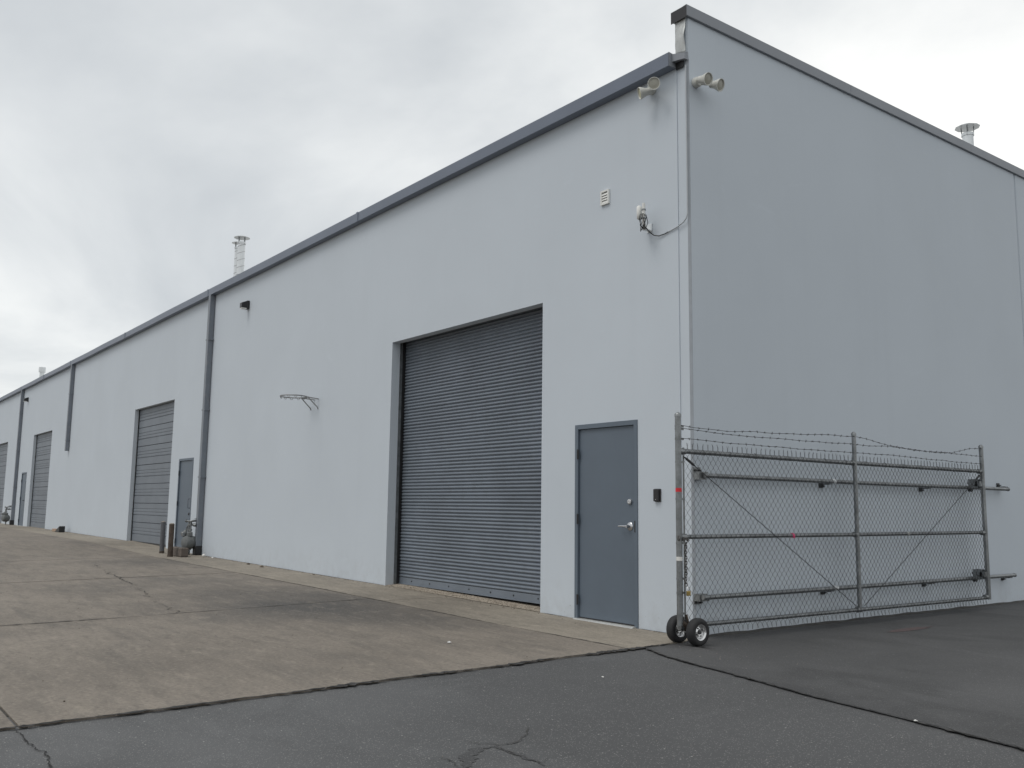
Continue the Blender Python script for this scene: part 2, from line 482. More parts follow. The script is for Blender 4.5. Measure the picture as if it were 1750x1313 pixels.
mb = MB()
S = 600
mb.add([(-S, -S, -0.012), (S, -S, -0.012), (S, S, -0.012), (-S, S, -0.012)], [(0, 1, 2, 3)])
asph = struct(build('asphalt_lot', mb, 'asphalt'), 'worn grey asphalt lot in the foreground')

# newer sealed patch beyond the long seam
seam = [(0.16, -0.86), (0.5, -1.02), (0.842, -1.138), (1.5, -1.27), (2.387, -1.492), (3.1, -1.60), (3.871, -1.751), (6, -2.1), (14, -3.4)]
mb = MB()
top = [(0.0, 0.0)] + [(0.14, 0.0)] 
poly = [(0.02, -0.02), (0.15, -0.32), (0.16, -0.5)] + seam + [(40, -3.4), (40, 40), (0.0, 40), (0.0, 0.0)]
mb.add([(x, y, -0.004) for x, y in poly], [tuple(range(len(poly)))])
patch = struct(build('asphalt_patch', mb, 'patch'), 'darker sealed asphalt along the side wall')

def ribbon(name, pts, w, z, mat, parent, seed=0, wob=0.012, jag=0.5, sub=0.05):
    pl = []
    for (a, b) in zip(pts, pts[1:]):
        a, b = Vector((a[0], a[1], 0)), Vector((b[0], b[1], 0))
        n = max(1, int((b - a).length / sub))
        for k in range(n): pl.append(a.lerp(b, k / n))
    pl.append(Vector((pts[-1][0], pts[-1][1], 0)))
    r = random.Random(seed); mb = MB(); vs = []; fs = []
    for i, p in enumerate(pl):
        d = (pl[min(i + 1, len(pl) - 1)] - pl[max(i - 1, 0)]).normalized()
        nn = Vector((-d.y, d.x, 0))
        c = p + nn * wob * (2 * noise.noise(Vector((i * 0.31 + seed * 7.7, seed, 0))) + 0.8 * r.uniform(-1, 1))
        ends = min(1.0, 0.25 + min(i, len(pl) - 1 - i) / 4) * max(0.2, 0.85 + 1.3 * noise.noise(Vector((i * 0.07, seed * 3.3, 8))))
        w0 = w * (1 + jag * r.uniform(-1, 1)) * ends
        w1 = w * (1 + jag * r.uniform(-1, 1)) * ends
        zz = z + gz(p.x)
        for q in (c - nn * w0 / 2, c + nn * w1 / 2): vs.append((q.x, q.y, zz))
        if i: fs.append((2 * i - 2, 2 * i - 1, 2 * i + 1, 2 * i))
    mb.add(vs, fs)
    return build(name, mb, mat, parent)

# --- concrete apron: joint bed plus slabs
xe = [None, -4.34, -9.1, -13.8, -18.5, -23.2, -27.9, -32.6, -37.3, -42, -47, -52, -58, -64, -72]
ye = [0.25, -1.06, -6.0, -11.0, -16.0, -24.0]
mb = MB()
bx = [0.05, -2, -6, -14, -20, -28, -72]
for i in range(len(bx) - 1):
    a, b = bx[i], bx[i + 1]
    k = len(mb.v)
    mb.add([(a, 0.3, gz(a) - 0.008), (b, 0.3, gz(b) - 0.008), (b, -24, gz(b) - 0.008), (a, -24, gz(a) - 0.008)], [(0, 1, 2, 3)])
apron = struct(build('concrete_apron', mb, 'bed'), 'stained concrete apron before the roller doors')
slab_rng = random.Random(3)
for j in range(len(ye) - 1):
    for i in range(len(xe) - 1):
        if j >= 3 and i > 8: continue
        g = 0.004 if j == 0 else 0.010
        y1 = ye[j] - (g if j else -0.0); y0 = ye[j + 1] + g
        sk = -0.03 * 0
        dz = slab_rng.uniform(-0.002, 0.002) + (0.001 if j == 0 else 0)
        nx = 6; ny = 1 if j == 0 else 4
        if i == 0: ny = 40
        vs = []; fs = []
        for q in range(ny + 1):
            y = y1 + (y0 - y1) * q / ny
            xr = edge_x(y) if i == 0 else xe[i] - g
            xl = xe[i + 1] + g
            # joints run slightly askew
            skew = 0.14 * (y + 3.0)
            if i > 0: xr += -skew if j else 0
            xl += -skew if j else 0
            for p in range(nx + 1):
                x = xr + (xl - xr) * p / nx
                vs.append((x, y, gz(x) + dz))
        for q in range(ny):
            for p in range(nx):
                a = q * (nx + 1) + p
                fs.append((a, a + 1, a + nx + 2, a + nx + 1))
        # skirt
        rim = [p for p in range(nx + 1)] + [q * (nx + 1) + nx for q in range(1, ny + 1)] + [ny * (nx + 1) + p for p in range(nx - 1, -1, -1)] + [q * (nx + 1) for q in range(ny - 1, 0, -1)]
        k0 = len(vs)
        for r_ in rim: vs.append((vs[r_][0], vs[r_][1], vs[r_][2] - 0.07))
        L = len(rim)
        for q in range(L): fs.append((rim[q], rim[(q + 1) % L], k0 + (q + 1) % L, k0 + q))
        mb = MB().add(vs, fs)
        build('slab', mb, 'concrete_strip' if j == 0 else 'concrete', apron)

# dark ragged tar line along the concrete edge, and cracks
edge_pts = [(edge_x(-0.5 - 0.1 * k) + 0.018, -0.5 - 0.1 * k) for k in range(0, 120)]
ribbon('edge_crack', edge_pts, 0.044, 0.0035, 'tar', asph, 1, 0.008, 0.95, 0.03)
ribbon('edge_crack', [(x + 0.004, y) for x, y in edge_pts], 0.012, 0.0065, 'crack', asph, 9, 0.010, 1.0, 0.03)
ribbon('crack', seam, 0.020, 0.0015, 'tar', asph, 22, 0.010, 0.9, 0.04)
ribbon('crack', seam, 0.007, 0.004, 'crack', asph, 2, 0.010, 1.0, 0.03)
ribbon('crack', [(0.17, -0.5), (0.30, -0.42), (0.6, -0.40)], 0.02, 0.003, 'crack', asph, 3, 0.01, 0.8)
for i, L in enumerate([
    [(0.45, -6.012), (0.728, -6.012), (0.932, -6.006), (0.991, -5.979), (1.153, -5.986), (1.283, -6.007), (1.469, -6.03), (1.9, -6.1)],
    [(1.964, -3.624), (2.081, -3.723), (2.192, -3.859), (2.207, -3.926), (2.201, -4.0), (2.147, -4.014), (2.12, -4.075), (2.011, -4.103)],
    [(2.208, -4.032), (2.412, -4.042), (2.53, -4.044), (2.605, -4.028)],
    [(2.589, -4.015), (2.546, -3.953), (2.552, -3.838), (2.542, -3.721)],
    [(2.223, -4.397), (2.301, -4.378), (2.429, -4.412)]]):
    ribbon('crack', L, 0.0055 if i else 0.009, -0.006, 'tar' if i else 'crack', asph, 50 + i, 0.006, 0.9, 0.018)
ribbon('crack', [(-4.15, -3.66), (-5.2, -3.55), (-6.7, -3.35), (-8.4, -3.1), (-10.1, -2.95), (-12.2, -2.66)], 0.015, 0.004, 'bed', apron, 8, 0.045, 1.0, 0.08)
ribbon('crack', [(-10.5, -1.15), (-11.6, -1.9), (-12.8, -2.3), (-14.2, -3.4)], 0.006, 0.005, 'bed', apron, 12, 0.05, 1.0, 0.08)
# old sealer bands over the cracks
ribbon('sealer_band', [(2.46, -4.40), (2.366, -4.32), (2.25, -4.22), (2.19, -4.12), (2.21, -4.04), (2.394, -4.03), (2.562, -4.035), (2.66, -4.034)], 0.070, -0.0095, 'sealer', asph, 31, 0.010, 0.5, 0.02)
# thin dark line where the front wall meets the concrete
for k, (xa, xb) in enumerate(((-0.15, -0.75), (-1.79, -2.38), (-6.12, -14.2), (-20.3, -28), (-28, -31))):
    ribbon('base_line', [(xa, -0.006), (xb, -0.006)], 0.022, 0.0035, 'bed', apron, 60 + k, 0.004, 0.9, 0.05)
# dirt packed into the slab joints
ribbon('joint_dirt', [(-4.05, -5.9), (-4.20, -4.0), (-4.34, -3.0), (-4.48, -2.0), (-4.60, -1.10)], 0.024, 0.004, 'bed', apron, 41, 0.006, 0.8, 0.06)
ribbon('joint_dirt', [(-8.66, -5.9), (-9.1, -3.0), (-9.37, -1.10)], 0.012, 0.004, 'bed', apron, 42, 0.006, 1.0, 0.06)
ribbon('joint_dirt', [(0.15, -1.06), (-6, -1.06), (-13.7, -1.06)], 0.012, 0.004, 'bed', apron, 43, 0.004, 1.0, 0.08)
# faded red survey mark
mb = MB(); pts = []
for k in range(18):
    a = 2 * math.pi * k / 18
    r_ = 1 + 0.4 * noise.noise(Vector((math.cos(a) * 3, math.sin(a) * 3, 5)))
    pts.append((0.80 + 0.07 * r_ * math.cos(a), 2.50 + 0.40 * r_ * math.sin(a), -0.001))
mb.add(pts, [tuple(range(18))])
build('survey_mark', mb, 'redpaint', patch)
# dirt heaped along the foot of the side wall
mb = MB(); vs = []; fs = []
for k in range(200):
    y = -0.02 + k * 0.06
    w = 0.035 + 0.03 * noise.noise(Vector((y * 2.0, 0, 4))) + 0.02 * noise.noise(Vector((y * 9.0, 0, 4)))
    h = 0.012 + 0.012 * noise.noise(Vector((y * 3.0, 2, 4)))
    vs += [(0.0, y, h + 0.006), (w, y, -0.0035)]
    if k: fs.append((2 * k - 2, 2 * k - 1, 2 * k + 1, 2 * k))
mb.add(vs, fs)
o = build('dirt_line', mb, 'tar', patch)

# ================================================================== BUILDING
T = 0.14
bld = empty('warehouse')
tag(bld, 'long pale grey tilt-up warehouse with dark grey roller doors and gutter', 'warehouse')

doors_big = [(-6.10, -2.40, 0.058, 3.755), (-20.25, -16.80, 0.195, 3.775), (-34.55, -31.10, 0.22, 3.84), (-44.1, -40.50, 0.22, 3.86), (-58.5, -54.9, .22, 3.86)]
doors_man = [(-1.775, -0.765, 0.0, 2.195), (-16.15, -15.12, 0.13, 2.28), (-36.45, -35.42, 0.22, 2.39)]
def wall_panel(x0, x1, z0, z1, ops):
    xs = sorted({x0, x1} | {v for q in ops for v in q[:2]})
    zs = sorted({z0, z1} | {v for q in ops for v in q[2:]})
    mb = MB()
    def hole(cx, cz): return any(a < cx < b and c < cz < d for a, b, c, d in ops)
    def q(*p): mb.add(p, [(0, 1, 2, 3)])
    for i in range(len(xs) - 1):
        for k in range(len(zs) - 1):
            a, b, c, d = xs[i], xs[i + 1], zs[k], zs[k + 1]
            if hole((a + b) / 2, (c + d) / 2): continue
            q((a, 0, c), (b, 0, c), (b, 0, d), (a, 0, d))
            q((b, T, c), (a, T, c), (a, T, d), (b, T, d))
    for a, b, c, d in ops:
        q((a, 0, c), (a, 0, d), (a, T, d), (a, T, c))
        q((b, 0, c), (b, T, c), (b, T, d), (b, 0, d))
        q((a, 0, d), (b, 0, d), (b, T, d), (a, T, d))
        q((a, 0, c), (a, T, c), (b, T, c), (b, 0, c))
    q((x0, 0, z0), (x0, 0, z1), (x0, T, z1), (x0, T, z0))
    q((x1, 0, z0), (x1, T, z0), (x1, T, z1), (x1, 0, z1))
    q((x0, 0, z1), (x1, 0, z1), (x1, T, z1), (x0, T, z1))
    o = build('wall_panel', mb, 'wall', bld, recalc=False)
    return o
bays = [(-14.3, -0.151), (-28.1, -14.3), (-37.45, -28.1), (-51.3, -37.45), (-72, -51.3)]
for a, b in bays:
    ops = [(q[0], q[1], -0.30, q[3]) for q in doors_big + doors_man if a < q[0] and q[1] < b]
    wall_panel(a, b, -0.35, 6.04, ops)
# side wall, tilt-up panels with chamfered joints
ys = [0.0, 7.46, 14.9, 22.3, 30.0]
for k in range(4):
    a, b = ys[k] + (0.006 if k else 0.010), ys[k + 1] - 0.006
    c = 0.028 if k else 0.016
    poly = [(-0.15, a), (-c * 1.4, a), (0, a + c), (0, b - c), (-c, b), (-0.15, b)]
    build('wall_panel', MB().prism(poly, -0.35, 6.50), 'wall', bld)
    if k: build('joint_sealant', MB().box(-0.12, a - 0.012, -0.3, -0.03, a, 6.48), 'joint', bld)
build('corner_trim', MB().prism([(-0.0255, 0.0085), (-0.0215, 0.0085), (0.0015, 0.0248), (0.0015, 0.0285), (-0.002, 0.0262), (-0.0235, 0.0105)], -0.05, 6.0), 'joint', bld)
# rear and far walls, roof
build('wall_panel', MB().box(-72, 29.8, -0.35, -0.16, 30.0, 6.3), 'wall', bld)
build('wall_panel', MB().box(-72.2, 0.0, -0.35, -72, 30.0, 6.3), 'wall', bld)
mb = MB().add([(-72, 0.02, 6.045), (-0.152, 0.02, 6.045), (-0.152, 30, 6.30), (-72, 30, 6.30), (-72, 0.02, 5.85), (-0.152, 0.02, 5.85), (-0.152, 30, 6.1), (-72, 30, 6.1)],
              [(0, 1, 2, 3), (7, 6, 5, 4), (0, 4, 5, 1), (1, 5, 6, 2), (2, 6, 7, 3), (3, 7, 4, 0)])
build('roof', mb, 'roof', bld)
# coping on the side parapet, in lengths
yy = -0.035
k = 0
while yy < 30:
    y2 = min(yy + 3.05, 30.03)
    mb = MB()
    x0, x1 = -0.185, 0.032
    mb.add([(x0, yy, 6.472), (x1, yy, 6.472), (x1, yy, 6.598), (x0, yy, 6.575), (x0, y2 - 0.004, 6.472), (x1, y2 - 0.004, 6.472), (x1, y2 - 0.004, 6.598), (x0, y2 - 0.004, 6.575)],
           [(0, 1, 2, 3), (7, 6, 5, 4), (0, 4, 5, 1), (1, 5, 6, 2), (2, 6, 7, 3), (3, 7, 4, 0)])
    build('coping', mb, 'coping', bld, bev=0.003)
    if k == 0:
        build('coping_end', MB().box(-0.188, yy - 0.004, 6.452, 0.034, yy - 0.0005, 6.585), 'cap_end', bld)
    yy = y2; k += 1
# warped bare flashing on the parapet end
mb = MB(); vs = []; fs = []
nx, nz = 10, 16
for j in range(nz + 1):
    for i in range(nx + 1):
        u, v = i / nx, j / nz
        x = -0.150 + u * 0.146
        z = 6.10 + v * 0.372 - 0.03 * u * (1 - v)
        bulge = 0.016 * math.sin(math.pi * u) * math.sin(math.pi * min(1, v * 1.2)) + 0.03 * max(0, u - 0.7) / 0.3 * math.exp(-((v - 0.45) / 0.22) ** 2) + 0.006 * noise.noise(Vector((u * 4, v * 5, 2)))
        vs.append((x, -0.012 - bulge, z))
for j in range(nz):
    for i in range(nx):
        a = j * (nx + 1) + i
        fs.append((a, a + 1, a + nx + 2, a + nx + 1))
mb.add(vs, fs)
fl = build('end_flashing', mb, 'flash', bld, smooth=60)
sm = fl.modifiers.new('thick', 'SOLIDIFY'); sm.thickness = 0.003
# eave gutter: open box section, in lengths with lap seams
def gut_prof(): return [(-0.122, 6.095), (-0.122, 5.945), (-0.004, 5.945), (-0.004, 6.085), (-0.010, 6.085), (-0.010, 5.953), (-0.115, 5.953), (-0.115, 6.095)]
gx = [-0.15, -7.2, -14.45, -21.4, -28.3, -32.9, -37.6, -44.4, -51.3, -58, -65, -72]
for i in range(len(gx) - 1):
    mb = MB(); n = 8
    P = gut_prof(); rows = []
    for k in range(n + 1):
        x = gx[i] - 0.002 + (gx[i + 1] + 0.002 - gx[i]) * k / n
        dz = 0.010 * noise.noise(Vector((x * 0.35, 0.5, 0))) - max(0, -x - 14) * 0.0012
        dyy = 0.006 * noise.noise(Vector((x * 0.5, 4.5, 0)))
        rows.append([(x, y + (dyy if y < -0.05 else 0), z + dz) for y, z in P])
    L = len(P); vs = [q for r_ in rows for q in r_]; fs = []
    for k in range(n):
        for q in range(L): fs.append((k * L + q, k * L + (q + 1) % L, (k + 1) * L + (q + 1) % L, (k + 1) * L + q))
    fs += [tuple(range(L)), tuple(n * L + q for q in range(L - 1, -1, -1))]
    mb.add(vs, fs)
    g = build('gutter', mb, 'gutter', bld)
    if i == 0:
        build('end_cap', MB().add([(-0.149, -0.123, 5.943), (-0.149, -0.003, 5.943), (-0.149, -0.003, 6.088), (-0.149, -0.123, 6.098), (-0.146, -0.123, 5.943), (-0.146, -0.003, 5.943), (-0.146, -0.003, 6.088), (-0.146, -0.123, 6.098)],
              [(0, 1, 2, 3), (7, 6, 5, 4), (0, 4, 5, 1), (1, 5, 6, 2), (2, 6, 7, 3), (3, 7, 4, 0)]), 'coping', g)
    else:
        x = gx[i]; dz = 0.010 * noise.noise(Vector((x * 0.35, 0.5, 0))) - max(0, -x - 14) * 0.0012
        build('lap_seam', MB().box(x - 0.03, -0.131, 5.939 + dz, x + 0.03, -0.119, 6.101 + dz), 'gutter', g)
# little hood over the corner scupper
mb = MB().add([(-0.144, -0.075, 6.00), (0.012, -0.050, 5.985), (0.012, -0.050, 6.050), (-0.144, -0.075, 6.085), (-0.144, -0.001, 6.00), (0.012, -0.001, 5.985), (0.012, -0.001, 6.075), (-0.144, -0.001, 6.098)],
      [(0, 1, 2, 3), (0, 4, 5, 1), (1, 5, 6, 2), (2, 6, 7, 3), (3, 7, 4, 0)])
o = build('scupper_hood', mb, 'coping', bld, recalc=False)
build('scupper_shade', MB().box(-0.143, -0.02, 5.925, -0.04, -0.0035, 5.998), 'black', bld)  # black box in place of a real opening, its shade put in as colour

# --- roller door (near): curtain of curved slats
def roller(d):
    a, b, z0, z1 = d
    yc = 0.262
    dr = build('roller_door', MB().box(a - 0.04, yc - 0.012, z0 + 0.018, b + 0.05, yc + 0.012, z0 + 0.113), 'slat', bld)
    build('bottom_angle', MB().box(a - 0.04, yc - 0.03, z0 + 0.012, b + 0.05, yc - 0.0125, z0 + 0.024), 'slat', dr)
    for s, x in ((1, a), (-1, b)):
        build('guide', MB().box(min(x, x - s * 0.012), T + 0.001, 0.0, max(x, x - s * 0.012), T + 0.050, z1 + 0.25), 'galv', dr)
        build('gap_shade', MB().box(min(x - s * .002, x - s * 0.012), T + 0.051, 0.0, max(x - s * .002, x - s * 0.012), yc - 0.02, z1 + 0.2), 'black', dr)  # black plate painting in the shade of the gap between guide and curtain
    build('hood', MB().box(a - 0.3, T + 0.002, z1 + 0.10, b + 0.3, T + 0.5, z1 + 0.62), 'darkmetal', dr)
    pitch = 0.0488
    n = int((z1 + 0.05 - (z0 + 0.115)) / pitch) + 1
    # profile of one slat from bottom to top
    prof = []
    for k in range(9):
        u = k / 8
        prof.append((yc - 0.017 * math.sin(math.pi * min(1, u / 0.78)) ** 0.8 if u < 0.78 else yc + 0.004 * math.sin(math.pi * (u - 0.78) / 0.22), u * pitch))
    prof_b = [(y + 0.0015, z) for y, z in reversed(prof)]
    mb = MB().extrude_x(prof + prof_b, a - 0.04, b + 0.05)
    first = None
    for k in range(n):
        zb = z0 + 0.115 + k * pitch
        if first is None:
            first = build('slat', mb, 'slat', dr, smooth=50); o = first
        else:
            o = first.copy(); col.objects.link(o); o.parent = dr
        o.location = (rng.uniform(-.001, .001), rng.uniform(-.0012, .0012), zb)
        o.rotation_euler = (0, 0, rng.uniform(-.0004, .0004))
    for k in range(7):
        x = a + 0.35 + k * (b - a - 0.7) / 6
        build('bolt', MB().lathe((x, yc - 0.012, z0 + 0.07), (0, -1, 0), [(0.011, 0), (0.011, 0.006), (0.004, 0.01)], 8), 'darkmetal', dr)
    build('sill', MB().add([(x, y, gz(x) + 0.006 + (0.012 if y > .1 else 0)) for x in (a + .001, -4.2, b - .001) for y in (0.004, 0.24, 0.6)], [(0, 3, 4, 1), (1, 4, 5, 2), (3, 6, 7, 4), (4, 7, 8, 5)]), 'gravel', dr)
    # loose aggregate on the exposed sill
    r = random.Random(5); mb = MB()
    for k in range(520):
        x = r.uniform(a + 0.3, b - 0.02); y = r.uniform(0.01, 0.24); q = r.uniform(0.004, 0.011)
        mb.ball((x, y, gz(x) + 0.008 + 0.05 * y + q * 0.2), q, (1, r.uniform(.7, 1), .6), 6)
    o = build('aggregate', mb, 'gravel', dr); o['kind'] = 'stuff'
    return dr
d1 = roller(doors_big[0])

# --- sectional doors of the farther units
def sectional(d):
    a, b, z0, z1 = d
    y = T - 0.02
    dr = build('sectional_door', MB().box(a + 0.02, y, z0 - 0.05, b - 0.02, y + 0.03, z0 + 0.006), 'black', bld)
    for s, x in ((1, a), (-1, b)):
        build('edge_seal', MB().box(min(x + s * .001, x + s * 0.045), T - 0.040, z0 - .1, max(x + s * .001, x + s * 0.045), T - 0.028, z1), 'black', dr)
    n = 7; h = (z1 - 0.01 - z0) / n
    # ribbed section profile, y offset against height fraction
    rel = [(0.0, 0.022), (0.012, 0.0), (0.36, 0.0), (0.375, 0.016), (0.40, 0.016), (0.415, 0.0), (0.52, 0.0), (0.535, 0.009), (0.56, 0.009), (0.575, 0.0), (0.68, 0.0), (0.695, 0.009), (0.72, 0.009), (0.735, 0.0), (0.985, 0.0), (1.0, 0.022)]
    prof = [(y + o_, f * (h - 0.004)) for f, o_ in rel]
    mb = MB().extrude_x(prof + [(y + 0.05, h - 0.004), (y + 0.05, 0)], a + 0.02, b - 0.02)
    first = None
    for k in range(n):
        if first is None: first = o = build('door_section', mb, 'section', dr)
        else:
            o = first.copy(); col.objects.link(o); o.parent = dr
        o.location = (0, rng.uniform(-.003, .003), z0 + 0.006 + k * h)
    return dr
for d in doors_big[1:]: sectional(d)

# --- steel man doors
def man_door(d, kind, hinge_left=True):
    a, b, z0, z1 = d
    fw, yl = 0.052, 0.018
    leaf = build('man_door', MB().box(a + fw + 0.003, yl, z0 + 0.022, b - fw - 0.003, yl + 0.044, z1 - fw - 0.003), 'door', bld, bev=0.002)
    mb = MB()
    yf = -0.010
    mb.box(a + 0.001, yf, z0, a + fw, T * 0.8, z1 - 0.001).box(b - fw, yf, z0, b - 0.001, T * 0.8, z1 - 0.001).box(a + fw, yf, z1 - fw, b - fw, T * 0.8, z1 - 0.001)
    mb.box(a + fw, yl + 0.046, z0, a + fw + 0.016, yl + 0.06, z1 - fw).box(b - fw - 0.016, yl + 0.046, z0, b - fw, yl + 0.06, z1 - fw)
    build('frame', mb, 'door', leaf)
    for zz in (z0 + 0.22, z0 + (z1 - z0) * 0.51, z1 - 0.34):
        mb = MB().cyl((a + fw + 0.001, yf - 0.006, zz - 0.057), (a + fw + 0.001, yf - 0.006, zz + 0.057), 0.0085, None, 10)
        mb.box(a + fw - 0.016, yf - 0.003, zz - 0.055, a + fw + 0.018, yf - 0.0005, zz + 0.055)
        build('hinge', mb, 'darkmetal', leaf)
    build('threshold', MB().add([(a + 0.03, -0.075, z0 + 0.002), (b - 0.03, -0.075, z0 + 0.002), (b - 0.03, 0.10, z0 + 0.002), (a + 0.03, 0.10, z0 + 0.002), (a + 0.03, -0.045, z0 + 0.016), (b - 0.03, -0.045, z0 + 0.016), (b - 0.03, 0.10, z0 + 0.016), (a + 0.03, 0.10, z0 + 0.016)],
          [(0, 3, 2, 1), (4, 5, 6, 7), (0, 1, 5, 4), (1, 2, 6, 5), (2, 3, 7, 6), (3, 0, 4, 7)]), 'sill', leaf)
    xl = b - fw - 0.085
    if kind == 0:
        zl = z0 + 1.055
        mb = MB().lathe((xl, yl, zl), (0, -1, 0), [(0.044, 0), (0.044, 0.006), (0.036, 0.013), (0.018, 0.016), (0.015, 0.05), (0.015, 0.062)], 24)
        mb.tube([(xl, yl - 0.055, zl), (xl - 0.04, yl - 0.060, zl + 0.001), (xl - 0.09, yl - 0.058, zl + 0.001), (xl - 0.128, yl - 0.050, zl - 0.001)], [0.0125, 0.011, 0.010, 0.009], 10)
        build('lever_handle', mb, 'satin', leaf, smooth=40)
        mb = MB().lathe((xl + 0.004, yl, zl + 0.262), (0, -1, 0), [(0.033, 0), (0.033, 0.010), (0.026, 0.022), (0.014, 0.023), (0.012, 0.020)], 22)
        build('deadbolt', mb, 'satin', leaf, smooth=40)
        build('strike_plate', MB().box(b - fw + 0.006, yf - 0.003, zl - 0.06, b - fw + 0.020, yf - 0.0005, zl + 0.06), 'darkmetal', leaf)
        build('door_sweep', MB().box(a + fw + 0.01, yl - 0.006, z0 + 0.018, b - fw - 0.01, yl - 0.0005, z0 + 0.030), 'black', leaf)
    elif kind == 1:
        zl = z0 + 1.10
        mb = MB().tube([(xl, yl, zl - 0.11), (xl, yl - 0.05, zl - 0.10), (xl, yl - 0.055, zl), (xl, yl - 0.05, zl + 0.10), (xl, yl, zl + 0.11)], 0.011, 8)
        mb.box(xl - 0.03, yl - 0.004, zl - 0.17, xl + 0.03, yl - 0.0004, zl + 0.17)
        build('pull_handle', mb, 'trim', leaf, smooth=40)
        build('lock_cylinder', MB().lathe((xl, yl, zl - 0.24), (0, -1, 0), [(0.03, 0), (0.03, 0.02), (0.02, 0.03)], 16), 'black', leaf)
    else:
        zl = z0 + 1.03
        mb = MB().lathe((xl, yl, zl), (0, -1, 0), [(0.04, 0), (0.04, 0.01), (0.015, 0.015), (0.015, 0.06)], 16)
        mb.tube([(xl, yl - 0.055, zl), (xl - 0.06, yl - 0.06, zl), (xl - 0.13, yl - 0.055, zl)], 0.012, 8)
        build('lever_handle', mb, 'darkmetal', leaf, smooth=40)
    return leaf
for k, d in enumerate(doors_man): man_door(d, k)

# --- downspouts
def downspout(x, z0, boot):
    w, dp = 0.125, 0.115
    mb = MB().box(x - w / 2, -0.010 - dp, z0, x + w / 2, -0.010, 5.950)
    o = build('downspout', mb, 'spout', bld, bev=0.006)
    for zz in (1.8, 3.3, 4.9):
        if zz > z0: build('strap', MB().box(x - w / 2 - 0.03, -0.010 - dp - 0.003, zz, x + w / 2 + 0.03, -0.002, zz + 0.03), 'spout', o)
    if boot:
        g = gz(x)
        mb = MB()
        mb.prism([(x - 0.085, -0.155), (x + 0.085, -0.155), (x + 0.085, -0.004), (x - 0.085, -0.004)], g + 0.002, z0 + 0.03)
        build('boot', mb, 'black', o, bev=0.01)
    return o
downspout(-14.30, 0.28, True)
downspout(-28.12, 2.95, False)
downspout(-37.45, 0.40, True)

# ================================================================== THINGS ON THE WALLS AND ROOF
def flue(loc, h, r, label, cap='cone', bands=7, grp='metal flue pipes on the roof'):
    x, y, z = loc
    t = empty('flue_pipe', loc); tag(t, label, 'flue pipe', grp)
    mb = MB().cyl((x, y, z), (x, y, z + h), r, None, 20)
    build('pipe', mb, 'galv_bright', t, smooth=40)
    for k in range(bands):
        zz = z + h * (k + 0.5) / bands
        # spiral lock seam
        pts = [(x + (r + 0.002) * math.cos(a), y + (r + 0.002) * math.sin(a), zz + 0.035 * math.sin(a)) for a in [2 * math.pi * q / 20 for q in range(20)]]
        build('seam', MB().tube(pts, 0.0045, 5, closed=True), 'galv', t)
    if cap == 'cone':
        mb = MB().lathe((x, y, z + h + 0.10), (0, 0, 1), [(r * 2.25, 0), (r * 2.25, 0.006), (r * 1.2, 0.045), (0.01, 0.085)], 10)
        build('rain_cap', mb, 'galv_bright', t)
        for q in range(4):
            a = q * math.pi / 2 + 0.4
            build('cap_strap', MB().bar((x + r * math.cos(a), y + r * math.sin(a), z + h - 0.06), (x + r * 1.1 * math.cos(a), y + r * 1.1 * math.sin(a), z + h + 0.115), 0.03, 0.003), 'galv', t)
        build('collar', MB().lathe((x, y, z + h - 0.05), (0, 0, 1), [(r + 0.012, 0), (r + 0.012, 0.045), (r * 0.8, 0.05)], 20), 'galv_bright', t, smooth=40)
    else:
        build('cap', MB().cyl((x, y, z + h), (x, y, z + h + 0.22), r * 1.45, None, 12), 'galv_bright', t, smooth=40)
    return t
flue((-15.50, 1.0, 6.05), 1.62, 0.088, 'tall galvanised flue pipe with flat cone cap above the gutter', 'cone', 9)
flue((-16.36, 1.22, 6.05), 1.72, 0.07, 'thinner flue pipe half hidden behind the tall one', 'cone', 9)
flue((-1.0, 8.13, 6.11), 1.53, 0.088, 'short galvanised flue pipe with cone cap over the side parapet', 'cone', 1)
flue((-39.65, 1.0, 6.05), 0.98, 0.10, 'stubby flue with drum cap at the far end of the roof', 'drum', 2)
t = empty('roof_vent', (-12.9, 1.0, 6.05)); tag(t, 'low pale vent hood peeping over the gutter', 'roof vent')
build('stack', MB().cyl((-12.9, 1, 6.05), (-12.9, 1, 6.62), .07), 'galv_bright', t, smooth=40)
build('hood', MB().lathe((-12.9, 1, 6.60), (0, 0, 1), [(.13, 0), (.13, .08), (.09, .13), (.02, .15)], 14), 'galv_bright', t, smooth=50)

# --- twin floodlights
def head(t, base, dirv, lens='lens'):
    base = Vector(base); d = Vector(dirv).normalized()
    mb = MB().lathe(base, d, [(0.012, 0), (0.038, 0.006), (0.040, 0.045), (0.046, 0.065), (0.066, 0.115), (0.068, 0.132), (0.062, 0.132), (0.056, 0.118)], 24)
    h = build('lamp_head', mb, 'lamp', t, smooth=35)
    build('lens', MB().lathe(base, d, [(0.057, 0.116), (0.057, 0.120), (0.02, 0.124)], 24), lens, h)
    build('knuckle', MB().ball(base - d * 0.008, 0.02), 'lamp', t, smooth=60)
t = empty('floodlight', (-0.50, 0, 5.83)); tag(t, 'twin floodlight under the gutter at the front corner', 'floodlight', 'twin floodlights')
build('junction_box', MB().lathe((-0.50, -0.002, 5.83), (0, -1, 0), [(0.055, 0), (0.055, 0.045), (0.045, 0.055)], 20), 'lamp', t, smooth=40)
build('swivel_arm', MB().tube([(-0.50, -0.04, 5.83), (-0.38, -0.10, 5.80)], 0.015, 8).tube([(-0.50, -0.04, 5.83), (-0.47, -0.09, 5.79)], 0.015, 8), 'lamp', t)
head(t, (-0.37, -0.11, 5.79), (0.62, -0.72, -0.16))
head(t, (-0.445, -0.09, 5.775), (-0.35, -0.50, -0.16), 'lens_y')
